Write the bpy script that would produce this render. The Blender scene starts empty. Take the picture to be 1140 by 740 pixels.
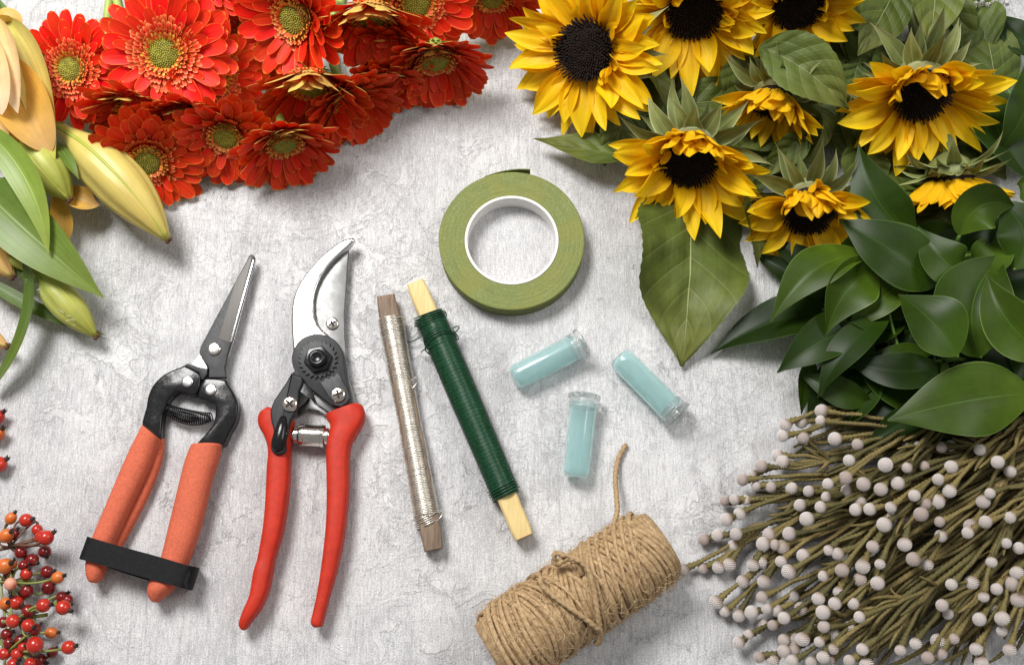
import bpy, bmesh, math, random
from mathutils import Vector as V, Matrix, noise as mnoise
PI = math.pi
U = 0.0005                      # one unit of the tables below is half a millimetre
scene = bpy.context.scene
COL = scene.collection
sin, cos = math.sin, math.cos

# ------------------------------------------------------------------ camera
LENS, TILT = 40.0, math.radians(15.0)
DIST = 1140.0 * LENS / 36.0
CAM = V((0, -DIST * sin(TILT), DIST * cos(TILT)))
FWD = -CAM.normalized()
UPV = V((0, cos(TILT), sin(TILT)))


def W(px, py, z=0.0):
    """Where a point seen in the photograph lies on the level z above the table."""
    k = 36.0 / LENS
    d = V((1, 0, 0)) * ((px - 570) / 1140 * k) + UPV * ((370 - py) / 740 * (664 / 1024) * k) + FWD
    t = (z - CAM.z) / d.z
    return CAM + d * t


cd = bpy.data.cameras.new('camera')
cam = bpy.data.objects.new('camera', cd)
COL.objects.link(cam)
cam.location = CAM * U
cam.rotation_euler = (TILT, 0, 0)
cd.lens, cd.sensor_width = LENS, 36.0
cd.clip_start, cd.clip_end = 0.01, 100
scene.camera = cam


# ------------------------------------------------------------------ mesh helpers
class MB:
    def __init__(self):
        self.v, self.f, self.uv, self.r, self.mi = [], [], [], [], []

    def vert(self, p, u=0.5, v=0.5, r=0.5):
        self.v.append(p)
        self.uv.append((u, v))
        self.r.append(r)
        return len(self.v) - 1

    def face(self, idx, m=0):
        self.f.append(idx)
        self.mi.append(m)

    def grid(self, rows, closed=False, m=0):
        for a, b in zip(rows[:-1], rows[1:]):
            n = len(a)
            for j in range(n if closed else n - 1):
                k = (j + 1) % n
                self.face((a[j], a[k], b[k], b[j]), m)

    def build(self, name, mats, root=None, loc=V((0, 0, 0)), smooth=True, sharp=None):
        me = bpy.data.meshes.new(name)
        me.from_pydata([tuple((p - loc) * U) for p in self.v], [], self.f)
        for mt in (mats if isinstance(mats, (list, tuple)) else [mats]):
            me.materials.append(mt)
        uvl = me.uv_layers.new(name='UVMap')
        li = [0] * len(me.loops)
        me.loops.foreach_get('vertex_index', li)
        flat = []
        for i in li:
            flat += self.uv[i]
        uvl.data.foreach_set('uv', flat)
        at = me.attributes.new('rnd', 'FLOAT', 'POINT')
        at.data.foreach_set('value', self.r)
        me.polygons.foreach_set('material_index', self.mi)
        me.polygons.foreach_set('use_smooth', [smooth] * len(me.polygons))
        me.update()
        if sharp is not None:
            me.set_sharp_from_angle(angle=math.radians(sharp))
        o = bpy.data.objects.new(name, me)
        COL.objects.link(o)
        if root is not None:
            o.parent = root
        return o


class Thing:
    def __init__(self, name, label, cat, loc, group=None):
        self.loc = V(loc)
        o = bpy.data.objects.new(name, None)
        o.empty_display_size = 0.01
        COL.objects.link(o)
        o.location = self.loc * U
        o['label'], o['category'] = label, cat
        if group:
            o['group'] = group
        self.o = o

    def part(self, name, mb, mats, parent=None, label=None, smooth=True, sharp=None):
        o = mb.build(name, mats, parent or self.o, self.loc, smooth, sharp)
        if label:
            o['label'] = label
        return o

    def inst(self, name, mesh, mtx, parent=None, label=None):
        """A part that shares mesh data (the mesh is in metres); mtx in table units."""
        o = bpy.data.objects.new(name, mesh)
        COL.objects.link(o)
        o.parent = parent or self.o
        t = (mtx.to_translation() - self.loc) * U
        o.matrix_local = Matrix.Translation(t) @ mtx.to_3x3().to_4x4()
        if label:
            o['label'] = label
        return o


def lerp(a, b, t):
    return a + (b - a) * t


def smooth01(t):
    t = max(0.0, min(1.0, t))
    return t * t * (3 - 2 * t)


def bez(a, b, c, t):
    return a * ((1 - t) ** 2) + b * (2 * t * (1 - t)) + c * (t * t)


def bez4(a, b, c, d, t):
    s = 1 - t
    return a * s ** 3 + b * (3 * s * s * t) + c * (3 * s * t * t) + d * t ** 3


def catmull(pts, n, closed=False):
    out, N = [], len(pts)
    rng = range(N if closed else N - 1)
    for i in rng:
        if closed:
            p0, p1, p2, p3 = pts[(i - 1) % N], pts[i], pts[(i + 1) % N], pts[(i + 2) % N]
        else:
            p0, p1, p2, p3 = pts[max(i - 1, 0)], pts[i], pts[i + 1], pts[min(i + 2, N - 1)]
        for k in range(n):
            t = k / n
            out.append(0.5 * ((2 * p1) + (p2 - p0) * t + (2 * p0 - 5 * p1 + 4 * p2 - p3) * t * t
                              + (3 * p1 - p0 - 3 * p2 + p3) * t ** 3))
    if not closed:
        out.append(pts[-1].copy())
    return out


def perp(d):
    a = V((0, 0, 1)) if abs(d.z) < 0.9 else V((1, 0, 0))
    return d.cross(a).normalized()


def tube(mb, pts, rad, n=8, cap=True, rfun=None, r=0.5, m=0, flat=None, v0=0.0, v1=1.0):
    """Sweep a round section; rad: number or list; rfun(i, j, angle) scales the radius; flat=(up, ratio) squashes it."""
    N = len(pts)
    if not isinstance(rad, (list, tuple)):
        rad = [rad] * N
    rows, s = [], None
    for i in range(N):
        d = (pts[min(i + 1, N - 1)] - pts[max(i - 1, 0)])
        d = d.normalized() if d.length > 1e-9 else V((1, 0, 0))
        if flat is not None:
            s = d.cross(flat[0])
            s = s.normalized() if s.length > 1e-6 else perp(d)
        elif s is None:
            s = perp(d)
        else:
            s = s - d * s.dot(d)
            s = s.normalized() if s.length > 1e-6 else perp(d)
        b = s.cross(d)
        row = []
        for j in range(n):
            a = 2 * PI * j / n
            k = rad[i] * (rfun(i, j, a) if rfun else 1.0)
            q = flat[1] if flat is not None else 1.0
            if isinstance(q, (list, tuple)):
                q = q[i]
            row.append(mb.vert(pts[i] + s * (cos(a) * k) + b * (sin(a) * k * q), j / n, lerp(v0, v1, i / max(N - 1, 1)), r))
        rows.append(row)
    mb.grid(rows, closed=True, m=m)
    if cap:
        mb.face(tuple(reversed(rows[0])), m)
        mb.face(tuple(rows[-1]), m)
    return rows


def lathe(mb, prof, base, axis, n=24, m=0, r=0.5):
    """prof: list of (distance along axis, radius)."""
    axis = axis.normalized()
    s = perp(axis)
    b = axis.cross(s)
    rows = []
    for i, (h, q) in enumerate(prof):
        rows.append([mb.vert(base + axis * h + (s * cos(2 * PI * j / n) + b * sin(2 * PI * j / n)) * max(q, 0.01),
                             j / n, i / (len(prof) - 1), r) for j in range(n)])
    mb.grid(rows, closed=True, m=m)
    if prof[0][1] > 0.02:
        mb.face(tuple(reversed(rows[0])), m)
    else:
        mb.face(tuple(reversed(rows[0])), m)
    mb.face(tuple(rows[-1]), m)


def offset_poly(P, d):
    """Move every corner of a flat outline inwards by d (outline counter-clockwise seen from above)."""
    n, out = len(P), []
    for i in range(n):
        a, b, c = P[i - 1], P[i], P[(i + 1) % n]
        e1, e2 = (b - a), (c - b)
        n1 = V((-e1.y, e1.x, 0))
        n2 = V((-e2.y, e2.x, 0))
        n1 = n1.normalized() if n1.length > 1e-6 else n1
        n2 = n2.normalized() if n2.length > 1e-6 else n2
        h = n1 + n2
        h = h.normalized() if h.length > 1e-6 else n1
        k = d / max(0.45, h.dot(n1))
        out.append(b + h * k)
    return out


def area2(P):
    return sum(P[i - 1].x * P[i].y - P[i].x * P[i - 1].y for i in range(len(P)))


def prism(mb, P, z0, z1, bev=1.0, m=0, steps=3, sub=0, dome=0.0):
    """A plate with rounded upper edges. P: list of Vectors; sub: rounding of the outline."""
    P = [V((p.x, p.y, 0)) for p in P]
    if area2(P) < 0:
        P = P[::-1]
    if sub:
        P = catmull(P, sub, closed=True)
    cx = sum((p.x for p in P)) / len(P)
    cy = sum((p.y for p in P)) / len(P)
    rows = []
    levels = [(0.0, z0)] + [(bev * (1 - cos(0.5 * PI * k / steps)), z1 - bev + bev * sin(0.5 * PI * k / steps))
                            for k in range(steps + 1)]
    for off, z in levels:
        Q = offset_poly(P, off) if off > 1e-6 else P
        rows.append([mb.vert(V((p.x, p.y, z)), (p.x - cx) / 100 + .5, (p.y - cy) / 100 + .5) for p in Q])
    mb.grid(rows, closed=True, m=m)
    mb.face(tuple(rows[-1]), m)
    mb.face(tuple(reversed(rows[0])), m)


def poly(pts, z):
    return [W(x, y, z) for x, y in pts]


def zoom(pts, ox, oy, s):
    """Measurements taken in an enlargement."""
    return [(ox + x / s, oy + y / s) for x, y in pts]


def loaf(mb, left, right, zc, hb, n=14, sub=5, power=2.6, m=0, r=0.5, ztip=None):
    """A grip between two traced edges with a rounded section; zc centre height, hb half height."""
    Lp = catmull([W(x, y, zc) for x, y in left], sub)
    Rp = catmull([W(x, y, zc) for x, y in right], sub)
    N = min(len(Lp), len(Rp))
    rows = []
    for i in range(N):
        c = (Lp[i] + Rp[i]) / 2
        h = (Rp[i] - Lp[i]) / 2
        w0 = h.length
        t = i / (N - 1)
        hh = hb * min(1.0, 0.35 + 0.65 * (w0 / (hb * 0.8)))
        row = []
        for j in range(n):
            a = 2 * PI * j / n
            ca, sa = cos(a), sin(a)
            e = 2 / power
            x = math.copysign(abs(ca) ** e, ca)
            z = math.copysign(abs(sa) ** e, sa)
            row.append(mb.vert(V((c.x, c.y, zc)) + h * x + V((0, 0, hh * z)), j / n, t, r))
        rows.append(row)
    mb.grid(rows, closed=True, m=m)
    mb.face(tuple(reversed(rows[0])), m)
    mb.face(tuple(rows[-1]), m)


def prof_leaf(t, peak=0.4, p0=0.8, p1=1.15):
    if t < peak:
        return sin(0.5 * PI * t / peak) ** p0
    return max(0.0, cos(0.5 * PI * (t - peak) / (1 - peak))) ** p1


def petal(mb, base, out, nrm, L, w, elev, bend, cup=0.2, prof=None, n=7, m=4, twist=0.0, r=0.5, groove=0.0,
          curl=0.0, side=0.0, mat=0, bend_pow=1.0):
    """A thin curved blade from base along out, lifted by elev towards nrm and bent along its length."""
    S = out.cross(nrm).normalized()
    p = base.copy()
    rows = []
    for i in range(n + 1):
        t = 1 - (1 - i / n) ** 1.55
        st = L * ((1 - (1 - (i + 1) / n) ** 1.55) - t) if i < n else 0
        a = elev + bend * (t ** bend_pow)
        az = side * t
        o2 = out * cos(az) + S * sin(az)
        d = o2 * cos(a) + nrm * sin(a)
        nn = nrm * cos(a) - o2 * sin(a)
        s = (S * cos(az) - out * sin(az))
        tw = twist * t
        s2 = s * cos(tw) + nn * sin(tw)
        n2 = nn * cos(tw) - s * sin(tw)
        hw = w * 0.5 * max(prof(t), 0.03)
        row = []
        for j in range(m + 1):
            u = -1 + 2 * j / m
            off = cup * hw * (u * u) + groove * hw * cos(u * PI * 2.0) * 0.5 + curl * hw * u * sin(t * 5 + r * 6)
            row.append(mb.vert(p + s2 * (hw * u) + n2 * off, 0.5 + u * 0.5, t, r))
        rows.append(row)
        p = p + d * st
    mb.grid(rows, m=mat)


def leaf(mb, a, b, c, w, roll=0.0, peak=0.4, fold=0.15, wave=0.0, n=14, m=6, p0=0.8, p1=1.15, rnd=0.5, cup=0.0, d=None,
         seed=0.0, teeth=0.0, pucker=0.0):
    """A leaf blade along the curve a-b-c (or a-b-c-d): a base, tip last."""
    pts = [bez(a, b, c, i / n) if d is None else bez4(a, b, c, d, i / n) for i in range(n + 1)]
    rows = []
    for i in range(n + 1):
        t = i / n
        dr = (pts[min(i + 1, n)] - pts[max(i - 1, 0)]).normalized()
        s = dr.cross(V((0, 0, 1)))
        s = s.normalized() if s.length > 1e-5 else V((1, 0, 0))
        nn = s.cross(dr)
        rl = roll(t) if callable(roll) else roll
        s2 = s * cos(rl) + nn * sin(rl)
        n2 = nn * cos(rl) - s * sin(rl)
        hw = w * 0.5 * max(prof_leaf(t, peak, p0, p1), 0.025)
        row = []
        for j in range(m + 1):
            u = -1 + 2 * j / m
            e = hw * (1 + teeth * ((i + j) % 2) if abs(u) > .99 else hw * 0 + 1)
            off = fold * hw * abs(u) + cup * hw * u * u
            off += wave * hw * sin(t * 9 + seed + (1.7 if u > 0 else 0)) * abs(u) ** 1.5
            if pucker:
                vq = (t * 6 - abs(u) * 1.5) % 1.0          # the blade swells between its side veins
                off += pucker * (sin(PI * vq) * min(1.0, abs(u) * 5) + 1.6 * mnoise.noise(V((t * 7 + seed, u * 3, seed))))
            row.append(mb.vert(pts[i] + s2 * (e * u) + n2 * off, 0.5 + u * 0.5, t, rnd))
        rows.append(row)
    mb.grid(rows)


def ball(mb, c, r, nu=12, nv=8, sq=None, m=0, rnd=0.5, axis=None):
    ax = (axis or V((0, 0, 1))).normalized()
    s = perp(ax)
    b = ax.cross(s)
    rows = []
    for i in range(nv + 1):
        t = PI * i / nv
        k = sq if sq else 1.0
        rows.append([mb.vert(c + ax * (-cos(t) * r * k) + (s * cos(2 * PI * j / nu) + b * sin(2 * PI * j / nu)) * (max(sin(t), .01) * r),
                             j / nu, i / nv, rnd) for j in range(nu)])
    mb.grid(rows, closed=True, m=m)
# ------------------------------------------------------------------ materials
def newmat(name):
    m = bpy.data.materials.new(name)
    m.use_nodes = True
    nt = m.node_tree
    return m, nt, nt.nodes['Principled BSDF']


def nd(nt, typ, ins=None, **props):
    n = nt.nodes.new(typ)
    for k, v in props.items():
        setattr(n, k, v)
    for k, v in (ins or {}).items():
        s = n.inputs[k]
        if hasattr(v, 'is_linked') or isinstance(v, bpy.types.NodeSocket):
            nt.links.new(v, s)
        else:
            s.default_value = v
    return n


def math_(nt, op, a, b=0.0, c=None, clamp=False):
    ins = {0: a, 1: b}
    if c is not None:
        ins[2] = c
    return nd(nt, 'ShaderNodeMath', ins, operation=op, use_clamp=clamp).outputs[0]


def mix(nt, fac, a, b, mode='MIX'):
    n = nt.nodes.new('ShaderNodeMix')
    n.data_type, n.blend_type = 'RGBA', mode
    for k, v in ((0, fac), (6, a), (7, b)):
        if isinstance(v, bpy.types.NodeSocket):
            nt.links.new(v, n.inputs[k])
        else:
            n.inputs[k].default_value = v if k == 0 else (tuple(v) + (1,))[:4]
    return n.outputs[2]


def ramp(nt, fac, stops, interp='LINEAR'):
    n = nt.nodes.new('ShaderNodeValToRGB')
    n.color_ramp.interpolation = interp
    e = n.color_ramp.elements
    while len(e) < len(stops):
        e.new(0.5)
    for k, (p, c) in enumerate(stops):
        e[k].position = p
        e[k].color = (c if isinstance(c, (tuple, list)) else (c, c, c)) + (1,) if not (isinstance(c, (tuple, list)) and len(c) == 4) else c
    nt.links.new(fac, n.inputs[0])
    return n.outputs[0]


def noise(nt, vec, scale, detail=4.0, rough=0.55, dist=0.0):
    n = nd(nt, 'ShaderNodeTexNoise', {'Scale': scale, 'Detail': detail, 'Roughness': rough, 'Distortion': dist})
    if vec is not None:
        nt.links.new(vec, n.inputs['Vector'])
    return n.outputs[0]


def mapping(nt, vec, scale, loc=(0, 0, 0), rot=(0, 0, 0)):
    return nd(nt, 'ShaderNodeMapping', {'Vector': vec, 'Scale': scale, 'Location': loc, 'Rotation': rot}).outputs[0]


def bump(nt, h, strength, dist, bs, prev=None):
    b = nd(nt, 'ShaderNodeBump', {'Height': h, 'Strength': strength, 'Distance': dist})
    if prev is not None:
        nt.links.new(prev, b.inputs['Normal'])
    if bs is not None:
        nt.links.new(b.outputs[0], bs.inputs['Normal'])
    return b.outputs[0]


def coords(nt):
    return nt.nodes.new('ShaderNodeTexCoord')


def simple(name, col, rough=0.5, metal=0.0, var=0.15, scale=300, bump_s=0.0, bump_scale=900, spec=0.5, rough_var=0.1, coat=0.0,
           bump_d=0.0003, grime=0.0):
    m, nt, bs = newmat(name)
    tc = coords(nt)
    f = noise(nt, tc.outputs['Object'], scale, 5)
    c = mix(nt, ramp(nt, f, [(0.3, 0.0), (0.7, 1.0)]), tuple(x * (1 - var) for x in col), tuple(min(1, x * (1 + var)) for x in col))
    if grime:                                # smudges and specks of use
        g1 = noise(nt, tc.outputs['Object'], 55, 6, 0.7)
        g2 = noise(nt, tc.outputs['Object'], 420, 4, 0.7)
        g = math_(nt, 'ADD', math_(nt, 'MULTIPLY', ramp(nt, g1, [(0.50, 0.0), (0.72, 1.0)]), 0.6), ramp(nt, g2, [(0.64, 0.0), (0.72, 1.0)]), clamp=True)
        c = mix(nt, math_(nt, 'MULTIPLY', g, grime), c, tuple(x * .35 + .012 for x in col))
    nt.links.new(c, bs.inputs['Base Color'])
    bs.inputs['Metallic'].default_value = metal
    f2 = noise(nt, tc.outputs['Object'], scale * 2.3, 3)
    nt.links.new(math_(nt, 'ADD', math_(nt, 'MULTIPLY', f2, rough_var * 2), rough - rough_var), bs.inputs['Roughness'])
    bs.inputs['Specular IOR Level'].default_value = spec
    bs.inputs['Coat Weight'].default_value = coat
    if bump_s:
        bump(nt, noise(nt, tc.outputs['Object'], bump_scale, 4), bump_s, bump_d, bs)
    return m


def organic(name, stops, edge=None, edge_at=0.8, tip=None, streak=0.0, streak_n=14, rough=0.5, transl=0.25, back=None,
            var=0.15, veins=None, vein_col=None, vein_n=7, vein_k=1.1, vein_w=0.05, midrib=None, midrib_w=0.03, spec=0.4,
            bump_s=0.3, mottle=0.15, mottle_scale=120, tcol=None):
    """Petals and leaves: colour runs along the blade (v), streaks and veins across it (u)."""
    m, nt, bs = newmat(name)
    tc = coords(nt)
    sep = nd(nt, 'ShaderNodeSeparateXYZ', {0: tc.outputs['UV']})
    u, v = sep.outputs[0], sep.outputs[1]
    rnd = nd(nt, 'ShaderNodeAttribute', attribute_name='rnd').outputs['Fac']
    au = math_(nt, 'ABSOLUTE', math_(nt, 'MULTIPLY', math_(nt, 'SUBTRACT', u, 0.5), 2.0))
    col = ramp(nt, v, stops)
    cmb = nd(nt, 'ShaderNodeCombineXYZ', {0: math_(nt, 'MULTIPLY', u, streak_n), 1: math_(nt, 'MULTIPLY', v, 1.3),
                                          2: math_(nt, 'MULTIPLY', rnd, 57.0)}).outputs[0]
    st = noise(nt, cmb, 1.0, 3, 0.6)
    if streak:
        dark = mix(nt, 1.0, col, (1 - streak * 1.6, 1 - streak * 1.9, 1 - streak * 2.0), 'MULTIPLY')
        col = mix(nt, ramp(nt, st, [(0.35, 1.0), (0.62, 0.0)]), col, dark)
    h = st
    if mottle:
        mo = noise(nt, tc.outputs['Object'], mottle_scale, 4)
        col = mix(nt, ramp(nt, mo, [(0.35, 0.0), (0.7, 1.0)]), col, mix(nt, 1.0, col, (1 - mottle,) * 3, 'MULTIPLY'))
    if veins == 'pinnate':
        q = math_(nt, 'FRACT', math_(nt, 'ADD', math_(nt, 'SUBTRACT', math_(nt, 'MULTIPLY', v, vein_n), math_(nt, 'MULTIPLY', au, vein_k)), 20.0))
        line = math_(nt, 'LESS_THAN', math_(nt, 'ABSOLUTE', math_(nt, 'SUBTRACT', q, 0.5)), vein_w)
        line = math_(nt, 'MULTIPLY', line, math_(nt, 'SUBTRACT', 1.0, math_(nt, 'MULTIPLY', au, 0.6)))
        col = mix(nt, math_(nt, 'MULTIPLY', line, 0.42), col, vein_col)
        h = math_(nt, 'ADD', h, math_(nt, 'MULTIPLY', ramp(nt, math_(nt, 'ABSOLUTE', math_(nt, 'SUBTRACT', q, 0.5)), [(0.0, 0.0), (0.4, 1.0)]), 1.2))
    if midrib:
        mr = ramp(nt, au, [(midrib_w * 0.5, 1.0), (midrib_w * 1.6, 0.0)])
        col = mix(nt, mr, col, midrib)
        h = math_(nt, 'SUBTRACT', h, math_(nt, 'MULTIPLY', mr, 0.5))
    if edge:
        e = ramp(nt, math_(nt, 'ADD', au, math_(nt, 'MULTIPLY', math_(nt, 'SUBTRACT', st, 0.5), 0.15)), [(edge_at, 0.0), (min(edge_at + 0.16, 1.0), 1.0)])
        col = mix(nt, e, col, edge)
    if tip:
        col = mix(nt, ramp(nt, v, [(tip[1], 0.0), (min(1.0, tip[1] + tip[2]), 1.0)]), col, tip[0])
    if var:
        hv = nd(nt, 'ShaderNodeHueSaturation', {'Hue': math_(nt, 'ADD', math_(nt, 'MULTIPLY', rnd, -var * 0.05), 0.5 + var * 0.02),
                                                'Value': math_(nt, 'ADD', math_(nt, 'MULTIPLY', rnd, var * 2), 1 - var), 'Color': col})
        col = hv.outputs[0]
    if back:
        g = nd(nt, 'ShaderNodeNewGeometry')
        col = mix(nt, g.outputs['Backfacing'], col, mix(nt, math_(nt, 'MULTIPLY', st, 0.5), back, tuple(x * .7 for x in back)))
    nt.links.new(col, bs.inputs['Base Color'])
    bs.inputs['Roughness'].default_value = rough
    bs.inputs['Specular IOR Level'].default_value = spec
    bump(nt, h, bump_s, 0.0006, bs)
    if transl:
        tr = nd(nt, 'ShaderNodeBsdfTranslucent')
        nt.links.new(col if tcol is None else mix(nt, 1.0, col, tcol, 'MULTIPLY'), tr.inputs[0])
        mx = nd(nt, 'ShaderNodeMixShader', {0: transl, 1: bs.outputs[0], 2: tr.outputs[0]})
        nt.links.new(mx.outputs[0], nt.nodes['Material Output'].inputs[0])
    return m


M = {}
M['ray'] = organic('gerbera_petal', [(0.0, (0.50, 0.010, 0.003)), (0.5, (0.86, 0.024, 0.005)), (1.0, (0.92, 0.050, 0.008))],
                   edge=(0.86, 0.20, 0.025), edge_at=0.90, tip=((0.90, 0.26, 0.035), 0.955, 0.045), streak=0.16, streak_n=8, rough=0.5,
                   transl=0.22, back=(0.84, 0.62, 0.15), var=0.16, bump_s=0.35, spec=0.25)
M['floret'] = organic('gerbera_floret', [(0.0, (0.65, 0.18, 0.02)), (0.55, (0.72, 0.05, 0.012)), (1.0, (0.85, 0.16, 0.05))],
                      edge=(0.90, 0.28, 0.07), edge_at=0.74, tip=((0.92, 0.40, 0.12), 0.82, 0.18), streak=0.0, rough=0.5, transl=0.15, var=0.2,
                      back=(0.80, 0.36, 0.10), bump_s=0.1, mottle=0)
M['floret_in'] = organic('gerbera_inner_floret', [(0.0, (0.55, 0.38, 0.03)), (1.0, (0.85, 0.33, 0.03))], tip=((0.95, 0.55, 0.12), 0.7, 0.3),
                         rough=0.5, transl=0.1, var=0.2, bump_s=0.1, mottle=0)
M['gdisc'] = simple('gerbera_disc', (0.36, 0.33, 0.045), 0.7, var=0.35, scale=500, bump_s=0.5, bump_scale=1500)
M['gstem'] = simple('gerbera_stem', (0.36, 0.45, 0.10), 0.5, var=0.2, scale=150, bump_s=0.2)
M['sunpetal'] = organic('sunflower_petal', [(0.0, (0.90, 0.44, 0.003)), (0.35, (0.97, 0.60, 0.005)), (1.0, (0.98, 0.69, 0.010))],
                        streak=0.07, streak_n=7, rough=0.5, transl=0.30, back=(0.95, 0.56, 0.01), var=0.08, bump_s=0.6, spec=0.25, mottle=0.08)
M['sundisc'] = simple('sunflower_disc', (0.014, 0.007, 0.005), 0.75, var=0.6, scale=700, bump_s=0.5, bump_scale=1500, spec=0.25)
M['bract'] = organic('sunflower_bract', [(0.0, (0.16, 0.20, 0.05)), (0.6, (0.24, 0.29, 0.09)), (1.0, (0.30, 0.30, 0.12))], edge=(0.36, 0.40, 0.20),
                     edge_at=0.8, streak=0.15, streak_n=7, rough=0.65, transl=0.15, var=0.2, bump_s=0.5, mottle=0.25, midrib=(0.30, 0.35, 0.14))
M['sunleaf'] = organic('sunflower_leaf', [(0.0, (0.085, 0.125, 0.022)), (0.5, (0.115, 0.155, 0.024)), (1.0, (0.18, 0.195, 0.035))], streak=0.06,
                       rough=0.55, transl=0.2, back=(0.34, 0.40, 0.19), var=0.15, veins='pinnate', vein_col=(0.27, 0.31, 0.10), vein_n=6,
                       vein_k=1.5, vein_w=0.022, midrib=(0.36, 0.40, 0.16), midrib_w=0.012, bump_s=1.0, mottle=0.35, mottle_scale=90)
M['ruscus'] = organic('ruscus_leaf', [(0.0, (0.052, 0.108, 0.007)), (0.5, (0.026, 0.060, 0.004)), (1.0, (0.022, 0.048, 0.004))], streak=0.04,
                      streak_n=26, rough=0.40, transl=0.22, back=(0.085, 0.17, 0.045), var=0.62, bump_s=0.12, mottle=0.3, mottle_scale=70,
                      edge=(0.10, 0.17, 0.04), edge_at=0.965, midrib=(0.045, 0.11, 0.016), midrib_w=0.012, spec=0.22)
M['rstem'] = simple('ruscus_stem', (0.10, 0.19, 0.03), 0.45, var=0.2)
M['lilybud'] = organic('lily_bud', [(0.0, (0.44, 0.44, 0.09)), (0.25, (0.62, 0.52, 0.14)), (0.85, (0.68, 0.53, 0.14)), (1.0, (0.56, 0.50, 0.10))],
                       streak=0.10, streak_n=14, rough=0.42, transl=0.05, var=0.05, bump_s=0.5, mottle=0.1)
M['lilygreen'] = organic('lily_green_bud', [(0.0, (0.26, 0.36, 0.06)), (0.5, (0.46, 0.48, 0.11)), (1.0, (0.40, 0.42, 0.06))], streak=0.12,
                         rough=0.45, transl=0.05, var=0.08, bump_s=0.4)
M['lilyrib'] = organic('lily_rib', [(0.0, (0.34, 0.42, 0.06)), (1.0, (0.48, 0.46, 0.08))], streak=0.1, rough=0.45, transl=0.0, var=0.1)
M['lilypetal'] = organic('lily_petal', [(0.0, (0.80, 0.42, 0.05)), (0.6, (0.86, 0.50, 0.10)), (1.0, (0.84, 0.54, 0.24))], streak=0.06, rough=0.45,
                         transl=0.25, var=0.08, bump_s=0.4)
M['lilycream'] = organic('lily_cream_petal', [(0.0, (0.82, 0.55, 0.20)), (1.0, (0.86, 0.68, 0.45))], streak=0.05, rough=0.45, transl=0.25, var=0.06,
                         bump_s=0.4)
M['lilyleaf'] = organic('lily_leaf', [(0.0, (0.12, 0.21, 0.03)), (0.6, (0.18, 0.28, 0.04)), (1.0, (0.24, 0.32, 0.06))], streak=0.09, streak_n=12,
                        rough=0.4, transl=0.22, var=0.35, bump_s=0.25, back=(0.22, 0.32, 0.08), midrib=(0.25, 0.35, 0.08), midrib_w=0.03)
M['tipbrown'] = simple('dry_tip', (0.09, 0.03, 0.015), 0.7)
M['bstem'] = organic('brunia_stem', [(0.0, (0.175, 0.145, 0.045)), (1.0, (0.225, 0.170, 0.062))], streak=0.0, rough=0.7, transl=0.0, var=0.5,
                     mottle=0.6, mottle_scale=1300, bump_s=0.3)
m, nt, bs = newmat('brunia_knob')
tc = coords(nt)
sep = nd(nt, 'ShaderNodeSeparateXYZ', {0: tc.outputs['UV']})
rn = nd(nt, 'ShaderNodeObjectInfo').outputs['Random']
c = mix(nt, ramp(nt, sep.outputs[1], [(0.15, 1.0), (0.58, 0.0)]), (0.86, 0.83, 0.81), (0.26, 0.18, 0.11))
c = mix(nt, math_(nt, 'MULTIPLY', math_(nt, 'POWER', rn, 3.0), 0.6), c, (0.36, 0.27, 0.22))
c = mix(nt, ramp(nt, sep.outputs[0], [(0.2, 0.70), (0.8, 0.0)]), c, (0.18, 0.11, 0.085))
nt.links.new(c, bs.inputs['Base Color'])
bs.inputs['Roughness'].default_value = 0.75
M['bknob'] = m


def hip_mat(name, a, b, rough=0.22):
    m, nt, bs = newmat(name)
    tc = coords(nt)
    f = noise(nt, tc.outputs['Object'], 160, 4)
    f2 = noise(nt, tc.outputs['Object'], 900, 3)
    c = mix(nt, ramp(nt, f, [(0.3, 0.0), (0.72, 1.0)]), a, b)
    c = mix(nt, ramp(nt, f2, [(0.66, 0.0), (0.74, 0.5)]), c, (0.12, 0.02, 0.01))
    nt.links.new(c, bs.inputs['Base Color'])
    bs.inputs['Roughness'].default_value = rough
    bump(nt, noise(nt, tc.outputs['Object'], 250, 3), 0.25, 0.0006, bs)
    return m


M['hip_red'] = hip_mat('hip_red', (0.36, 0.015, 0.010), (0.50, 0.035, 0.016))
M['hip_dark'] = hip_mat('hip_dark', (0.12, 0.006, 0.006), (0.22, 0.010, 0.009))
M['hip_orange'] = hip_mat('hip_orange', (0.52, 0.095, 0.014), (0.58, 0.17, 0.03), 0.35)
M['hip_pale'] = hip_mat('hip_pale', (0.55, 0.10, 0.05), (0.70, 0.45, 0.32), 0.5)
M['calyx'] = simple('hip_calyx', (0.035, 0.018, 0.012), 0.8, var=0.4)
M['hipstem'] = simple('hip_stem', (0.20, 0.22, 0.05), 0.5, var=0.4, scale=60)
M['hipbark'] = simple('hip_brown_stem', (0.11, 0.05, 0.025), 0.55, var=0.4, scale=60)

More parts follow.
